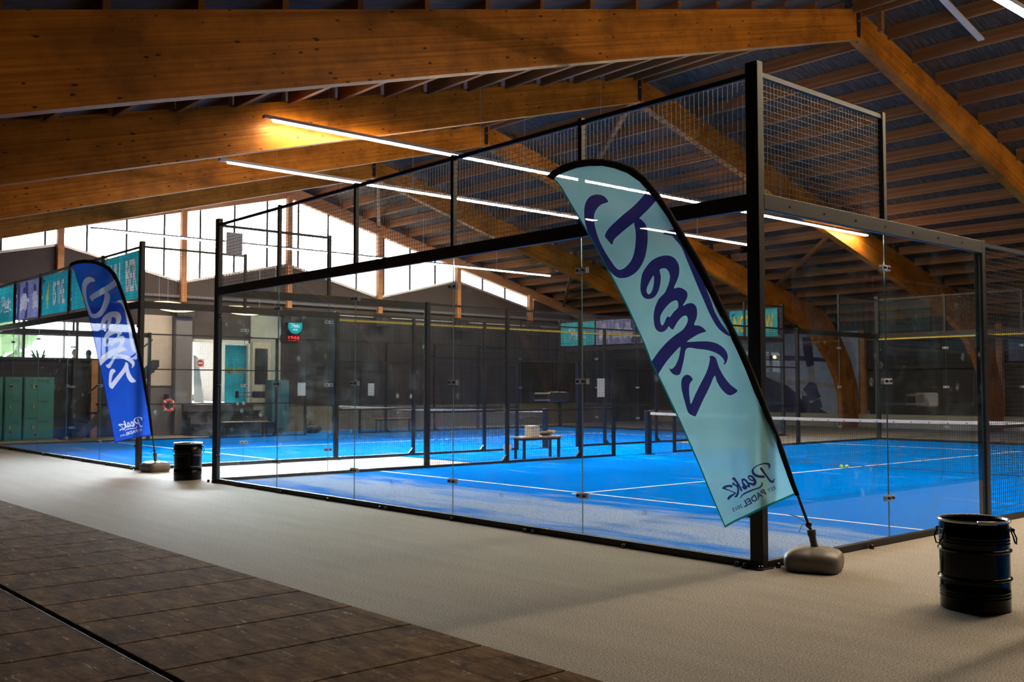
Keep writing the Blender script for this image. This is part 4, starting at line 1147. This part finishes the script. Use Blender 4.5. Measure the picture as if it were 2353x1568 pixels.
# ------------------------------------------------------------------ steel drums
def drum(x, y, rz, label):
    t = thing('steel_drum', label, 'drum', (x, y, 0), rz)
    R = .212; H = .575
    prof = [(R-.012, 0), (R, .006), (R, .03)]
    def bead(z, r, h): return [(R, z-h), (R+r*.7, z-h*.55), (R+r, z), (R+r*.7, z+h*.55), (R, z+h)]
    for z, r, h in ((.085, .003, .007), (.105, .003, .007), (.125, .003, .007), (.205, .013, .014), (.385, .013, .014), (.43, .003, .007), (.45, .003, .007), (.47, .003, .007)):
        prof += bead(z, r, h)
    prof += [(R, .54), (R-.004, .555), (R-.004, H), (R-.010, H), (R-.010, .03), (.001, .03)]
    b = MB(); b.lathe(prof, 64); b.build('body', 'drum', t, smooth=True)
    b = MB(); b.lathe([(R-.012, H-.006), (R-.002, H-.014), (R+.009, H-.009), (R+.011, H), (R+.004, H+.008), (R-.006, H+.006), (R-.012, H-.006)], 64); b.build('clamp_ring', 'ring', t, smooth=True)
    for a in (-2.55, .25):
        c = Vector((cos(a)*(R+.012), sin(a)*(R+.012), .515)); d = Vector((-sin(a), cos(a), 0)); o_ = Vector((cos(a), sin(a), 0))
        q = MB(); q.tube([c-d*.045, c+d*.045], .009, 8); q.sphere(tuple(c-d*.045), .013, 8, 6); q.sphere(tuple(c+d*.045), .013, 8, 6); h = q.build('handle_lug', 'drum', t, smooth=True)
        q = MB(); q.tube([c-d*.045, c-d*.05+o_*.02-Vector((0, 0, .05)), c-d*.02+o_*.025-Vector((0, 0, .09)), c+d*.02+o_*.025-Vector((0, 0, .09)), c+d*.05+o_*.02-Vector((0, 0, .05)), c+d*.045], .005, 6); q.build('bail_handle', 'drum', t, smooth=True)
    a = -1.15
    q = MB().box(-.06, .06, -.012, .012, -.012, .012).build('lever_catch', 'ring', t, bevel=.004); q.location = (cos(a)*(R+.016), sin(a)*(R+.016), H); q.rotation_euler = (0, 0, a+PI/2)
    return t
drum(1.73, -.13, .35, 'glossy black steel drum in the right foreground, open at the top')
p = pix(438, 1096, (0, 0, 1), (0, 0, 0))
drum(-10.72, -.1, 1.2, 'smaller looking glossy black steel drum between the two courts')

# ------------------------------------------------------------------ feather flags
S0 = Vector((.27, .30, .235)); D0 = Vector((-.60, -.80, 0)).normalized(); N0 = D0.cross(Vector((0, 0, 1))).normalized()
def loc2(u, v):
    p = pix(u, v, N0, S0)-S0
    return (p.dot(D0), p.z)
SL_out = [(1256, 405), (1268, 393), (1290, 380), (1319, 370), (1350, 365.5), (1384, 365), (1420, 371), (1455, 383), (1487, 408), (1516, 446), (1541, 484), (1563, 521), (1584, 555), (1607, 592), (1632, 637), (1652, 680), (1671.5, 722), (1686, 752), (1708, 798), (1729, 846), (1766, 941), (1790, 1000), (1810, 1057), (1828, 1113), (1837, 1137)]
SL_in = [(1271, 414), (1279, 405), (1300, 395), (1325, 387), (1355, 382), (1384, 381.5), (1412, 387), (1441, 398), (1470, 418), (1498, 450), (1523, 486), (1546, 524), (1566, 560), (1588, 597), (1612, 641), (1633, 684), (1653, 726), (1669, 756), (1691, 801), (1712, 848), (1750, 944), (1775, 1003), (1797, 1060), (1817, 1116), (1827, 1140)]
FB_l = [(1271, 412), (1283, 425), (1290, 435), (1310, 470), (1335, 512), (1356, 547), (1400, 628), (1440, 707), (1480, 792), (1497, 835), (1520, 880), (1560, 968), (1600, 1058), (1640, 1152), (1666, 1214)]
FB_b = [(1690, 1200), (1720, 1185), (1750, 1171), (1775, 1160), (1800, 1150), (1828, 1139)]
def ofs(line, d):
    """inner copy of the left/bottom hem"""
    out = []
    for i, p in enumerate(line):
        a = Vector(line[max(i-1, 0)]); b = Vector(line[min(i+1, len(line)-1)]); t = (b-a).normalized()
        out.append((p[0]+t.y*d, p[1]-t.x*d))
    return out
def flag(kind, S, D, rot, label, basez, sc=1.0):
    """S = socket point; D = horizontal direction of the cloth; rot turns the cloth towards the vertical"""
    D = Vector(D).normalized(); N = D.cross(Vector((0, 0, 1))).normalized()
    cloth, ink, hem = {'aqua': ('f_cyan', 'f_navy', 'f_hem'), 'blue': ('f_blue', 'f_white', 'f_hemb')}[kind]
    t = thing('feather_flag', label, 'flag', (S.x, S.y, 0))
    O = Vector((S.x, S.y, 0))
    def to3(h, z, off=0.):
        h *= sc; z *= sc
        hh = h*cos(rot)-z*sin(rot); z2 = h*sin(rot)+z*cos(rot)
        w = .012*sin(h*9+z*2.3)+.006*sin(h*21-z*5.5+1)+.004*sin(z*17+h*11)
        fold = max(0, 1-abs((h-.28-.42*(z-.6)*0)-(.18+.36*(z-.5)))/.22)*max(0, min(1, (1.9-z)/1.2))
        w = w*max(0., min(1, (3.2-z)/1.5+.25))+.012*fold*sin((h-.42*z)*30)
        if off: w = 0
        return Vector((D.x*hh+N.x*(w+off), D.y*hh+N.y*(w+off), S.z+z2))
    L = lambda pts: [loc2(*p) for p in pts]
    inn = [Vector(p) for p in SL_in]; outp = [Vector(p) for p in SL_out]
    # cloth runs a little way under the sleeve
    tuck = [tuple(a.lerp(b, .4)) for a, b in zip(inn, outp)]
    outline = L(FB_l+FB_b+[tuck[-1]]+tuck[::-1][1:])
    layers = []
    for lp in LOGO[:3]: layers.append((1, [L([tuple(q) for q in cr(lp, 3)])]))
    layers.append((1, [L([tuple(q) for q in cr(swash, 3)])]))
    layers.append((0, [L([tuple(q) for q in cr(e_hole, 3)])])); layers.append((0, [L([tuple(q) for q in cr(a_hole, 3)])]))
    layers.append((1, [L([tuple(q) for q in cr(z_out, 3)])]))
    for lp in SMALL: layers.append((1, [L([tuple(q) for q in cr(lp, 3)])]))
    for lp in SMALLH: layers.append((0, [L([tuple(q) for q in cr(lp, 2)])]))
    # small printed words, mirrored because the back of the cloth is seen
    for body, (cx, cy), size, off in (('EST.', (1770.5, 1125.5), .040, .0004), ('PADEL', (1733, 1145.5), .068, .0016), ('2015', (1694, 1168), .040, .0004)):
        c0 = Vector(loc2(cx, cy)); dx = (Vector(loc2(cx-10, cy+5.6))-c0).normalized(); up = Vector((-dx.y, dx.x))
        if up.y < 0: up = -up
        layers.append((1, [[tuple(c0+dx*p[0]*1.06+up*p[1]) for p in lp] for lp in text_loops(body, size, off)]))
    hl = [(a, b) for a, b in FB_l]; hi = ofs(hl, 3.2)
    layers.append((2, [L(hl+hi[::-1])]))
    hb = [(1666, 1214)]+FB_b; hbi = ofs(hb, 5)
    layers.append((2, [L(hb+hbi[::-1])]))
    painted('flag_cloth', outline, layers, to3, [cloth, ink, hem], t, step=.045)
    # sleeve as a slim rounded pocket around the pole
    b = MB(); n = len(inn)
    so = [[q*sc for q in loc2(*p)] for p in SL_out]; si = [[q*sc for q in loc2(*p)] for p in SL_in]
    rings = []
    for a, c in zip(so, si):
        m = ((a[0]+c[0])/2, (a[1]+c[1])/2); hw = Vector((a[0]-m[0], a[1]-m[1])); k = len(b.v)
        for j in range(10):
            ang = 2*PI*j/10; q = Vector(m)+hw*cos(ang); hh = q.x*cos(rot)-q.y*sin(rot); z2 = q.x*sin(rot)+q.y*cos(rot)
            b.v.append(tuple(D*hh+N*(.014*sin(ang))+Vector((0, 0, S.z+z2))))
        rings.append(k)
    for r0, r1 in zip(rings, rings[1:]):
        for j in range(10): b.f.append((r0+j, r0+(j+1) % 10, r1+(j+1) % 10, r1+j)); b.mi.append(0)
    for r0 in (rings[0], rings[-1]): b.f.append(tuple(r0+j for j in range(10))); b.mi.append(0)
    b.build('sleeve', 'sleeve', t, smooth=True)
    # pole from the sleeve down to the socket
    pp = [[sc*loc2(1831, 1134)[0], sc*loc2(1831, 1134)[1]], (loc2(1848, 1180)), loc2(1858, 1206), loc2(1864, 1222)]
    P3 = [D*(h*cos(rot)-z*sin(rot))+Vector((0, 0, S.z+h*sin(rot)+z*cos(rot))) for h, z in pp]
    b = MB(); b.tube(P3, [.011, .012, .012, .013], 10); po = b.build('pole', 'black', t, smooth=True)
    kn = P3[2]; b = MB(); b.sphere(tuple(kn), .026, 10, 8, (1, 1, 1.1))
    b.build('toggle', 'black', po, smooth=True)
    b = MB(); b.tube([kn+Vector((-.02, -.01, .02)), kn+Vector((-.07, -.05, .06)), kn+Vector((-.12, -.09, .075))], .003, 5); b.tube([kn, kn+Vector((-.04, -.03, .0)), kn+Vector((-.06, -.045, -.06))], .003, 5); b.build('elastic_cord', 'black', po)
    b = MB(); e = P3[3]; bz = Vector((.02, 0, .155)) if False else Vector((e.x*.35+.02, e.y*.35, .15))
    b.tube([e+Vector((0, 0, .015)), e+(bz-e)*.18, e+(bz-e)*.22, e+(bz-e)*.6, bz], [.034, .034, .028, .026, .040], 14); b.build('socket', 'greyd', t, smooth=True)
    # water-filled base: a rounded pillow with seams
    b = MB(); R = .215; nseg = 48; prof = []
    lev = [(.0, .90, 0), (.02, .965, 0), (.06, 1.0, 0), (.10, 1.0, 0), (.13, .95, 0), (.155, .82, 0), (.172, .6, 0), (.182, .35, 0), (.186, .12, 0)]
    for z, s_, _ in lev:
        for j in range(nseg):
            a = 2*PI*j/nseg; pw = 4.5
            r = (abs(cos(a))**pw+abs(sin(a))**pw)**(-1/pw)
            seam = .0 if z < .06 else .010*max(0, 1-abs(((a+PI/4) % (PI/2))-PI/4)/.16)*s_
            b.v.append((R*s_*r*cos(a), R*s_*r*sin(a), max(0, z-seam)))
    for i in range(len(lev)-1):
        for j in range(nseg):
            b.f.append((i*nseg+j, i*nseg+(j+1) % nseg, (i+1)*nseg+(j+1) % nseg, (i+1)*nseg+j)); b.mi.append(0)
    b.f.append(tuple(reversed(range(nseg)))); b.mi.append(0); b.f.append(tuple(range((len(lev)-1)*nseg, len(lev)*nseg))); b.mi.append(0)
    o = b.build('weighted_base', 'grey', t, smooth=True); o.rotation_euler = (0, 0, basez)
    return t
M['sleeve'] = plain('black_sleeve_cloth', (.008, .008, .009), .75, 0, .2)
flag('aqua', S0, D0, 0, 'large aqua feather flag with navy script leaning over the near corner post', math.radians(22))
S2 = Vector((-12.60, .12, .235))
flag('blue', S2, (-.66, -.75, 0), math.radians(11.5), 'royal blue feather flag with white script at the far court corner', math.radians(10), 1.05)

# ------------------------------------------------------------------ plywood plates in the foreground
k = 0
proto = None
for r, (ya, yb_) in enumerate(((-4.73, -3.2), (-6.30, -4.775), (-7.87, -6.345))):
    for i in range(-1, 21):
        x = 1.08-i*.66
        if r == 1 and i > 15 or r == 2 and i > 9: continue
        if proto is None:
            proto = MB().box(-.324, .324, 0, 1.52, 0, .022).build('floor_plate', 'plate', bevel=.006)
            t0 = proto
        else: t0 = proto.copy(); COL.objects.link(t0)
        t0.location = (x-.33, ya, 0); t0.rotation_euler = (0, 0, 0)
        row = ['along the carpet edge', 'behind the double joint', 'nearest the near wall'][r]
        tag(t0, 'brown stained plywood floor plate in the row %s' % row, 'floor plate', 'plywood floor plates in the row %s' % row)
for y_ in (-4.76, -6.33):
    o = MB().box(-13, 1.6, y_-.010, y_-.002, 0, .016).build('joint_strip', 'netstr'); tag(o, ['black joint strip between the first two rows of plywood plates', 'black joint strip behind the second row of plywood plates'][y_ < -5], 'joint strip')

# ------------------------------------------------------------------ light
wd = bpy.data.worlds.new('daylight'); SC.world = wd; wd.use_nodes = True
nt = wd.node_tree; bg = nt.nodes['Background']; bg.inputs[0].default_value = (.90, .92, 1.0, 1)
tc = nt.nodes.new('ShaderNodeTexCoord'); nm = nt.nodes.new('ShaderNodeVectorMath'); nm.operation = 'NORMALIZE'
nt.links.new(tc.outputs['Generated'], nm.inputs[0])
dt = nt.nodes.new('ShaderNodeVectorMath'); dt.operation = 'DOT_PRODUCT'; nt.links.new(nm.outputs[0], dt.inputs[0])
dt.inputs[1].default_value = Vector((-1, .30, .50)).normalized()      # hazy glow of the sun behind thin cloud, beyond the gable
mxn = nt.nodes.new('ShaderNodeMath'); mxn.operation = 'MAXIMUM'; nt.links.new(dt.outputs['Value'], mxn.inputs[0]); mxn.inputs[1].default_value = 0
pw = nt.nodes.new('ShaderNodeMath'); pw.operation = 'POWER'; nt.links.new(mxn.outputs[0], pw.inputs[0]); pw.inputs[1].default_value = 60
ml = nt.nodes.new('ShaderNodeMath'); ml.operation = 'MULTIPLY_ADD'; nt.links.new(pw.outputs[0], ml.inputs[0]); ml.inputs[1].default_value = 1100; ml.inputs[2].default_value = 4.0
nt.links.new(ml.outputs[0], bg.inputs[1])
def portal(loc, rot, sx, sy):
    l = bpy.data.lights.new('portal', 'AREA'); l.shape = 'RECTANGLE'; l.size = sx; l.size_y = sy; l.cycles.is_portal = True
    o = bpy.data.objects.new('portal', l); COL.objects.link(o); o.location = loc; o.rotation_euler = rot
portal((XG-.2, 6.5, 6.2), (0, -PI/2, 0), 3.4, 29.5)
portal((XG-.2, 2.0, 2.9), (0, -PI/2, 0), 1.1, 6.0)
portal((XG-.2, 7.6, 2.0), (0, -PI/2, 0), 2.0, 2.1)

SC.view_settings.view_transform = 'Standard'; SC.view_settings.look = 'None'
SC.view_settings.gamma = 1; SC.view_settings.use_curve_mapping = False; SC.view_settings.exposure = 0.0
cy = SC.cycles
cy.use_denoising = True
try: cy.denoiser = 'OPENIMAGEDENOISE'
except Exception: pass
cy.max_bounces = 8; cy.diffuse_bounces = 4; cy.glossy_bounces = 4; cy.transmission_bounces = 4; cy.transparent_max_bounces = 40
cy.caustics_reflective = False; cy.caustics_refractive = False; cy.sample_clamp_indirect = 4
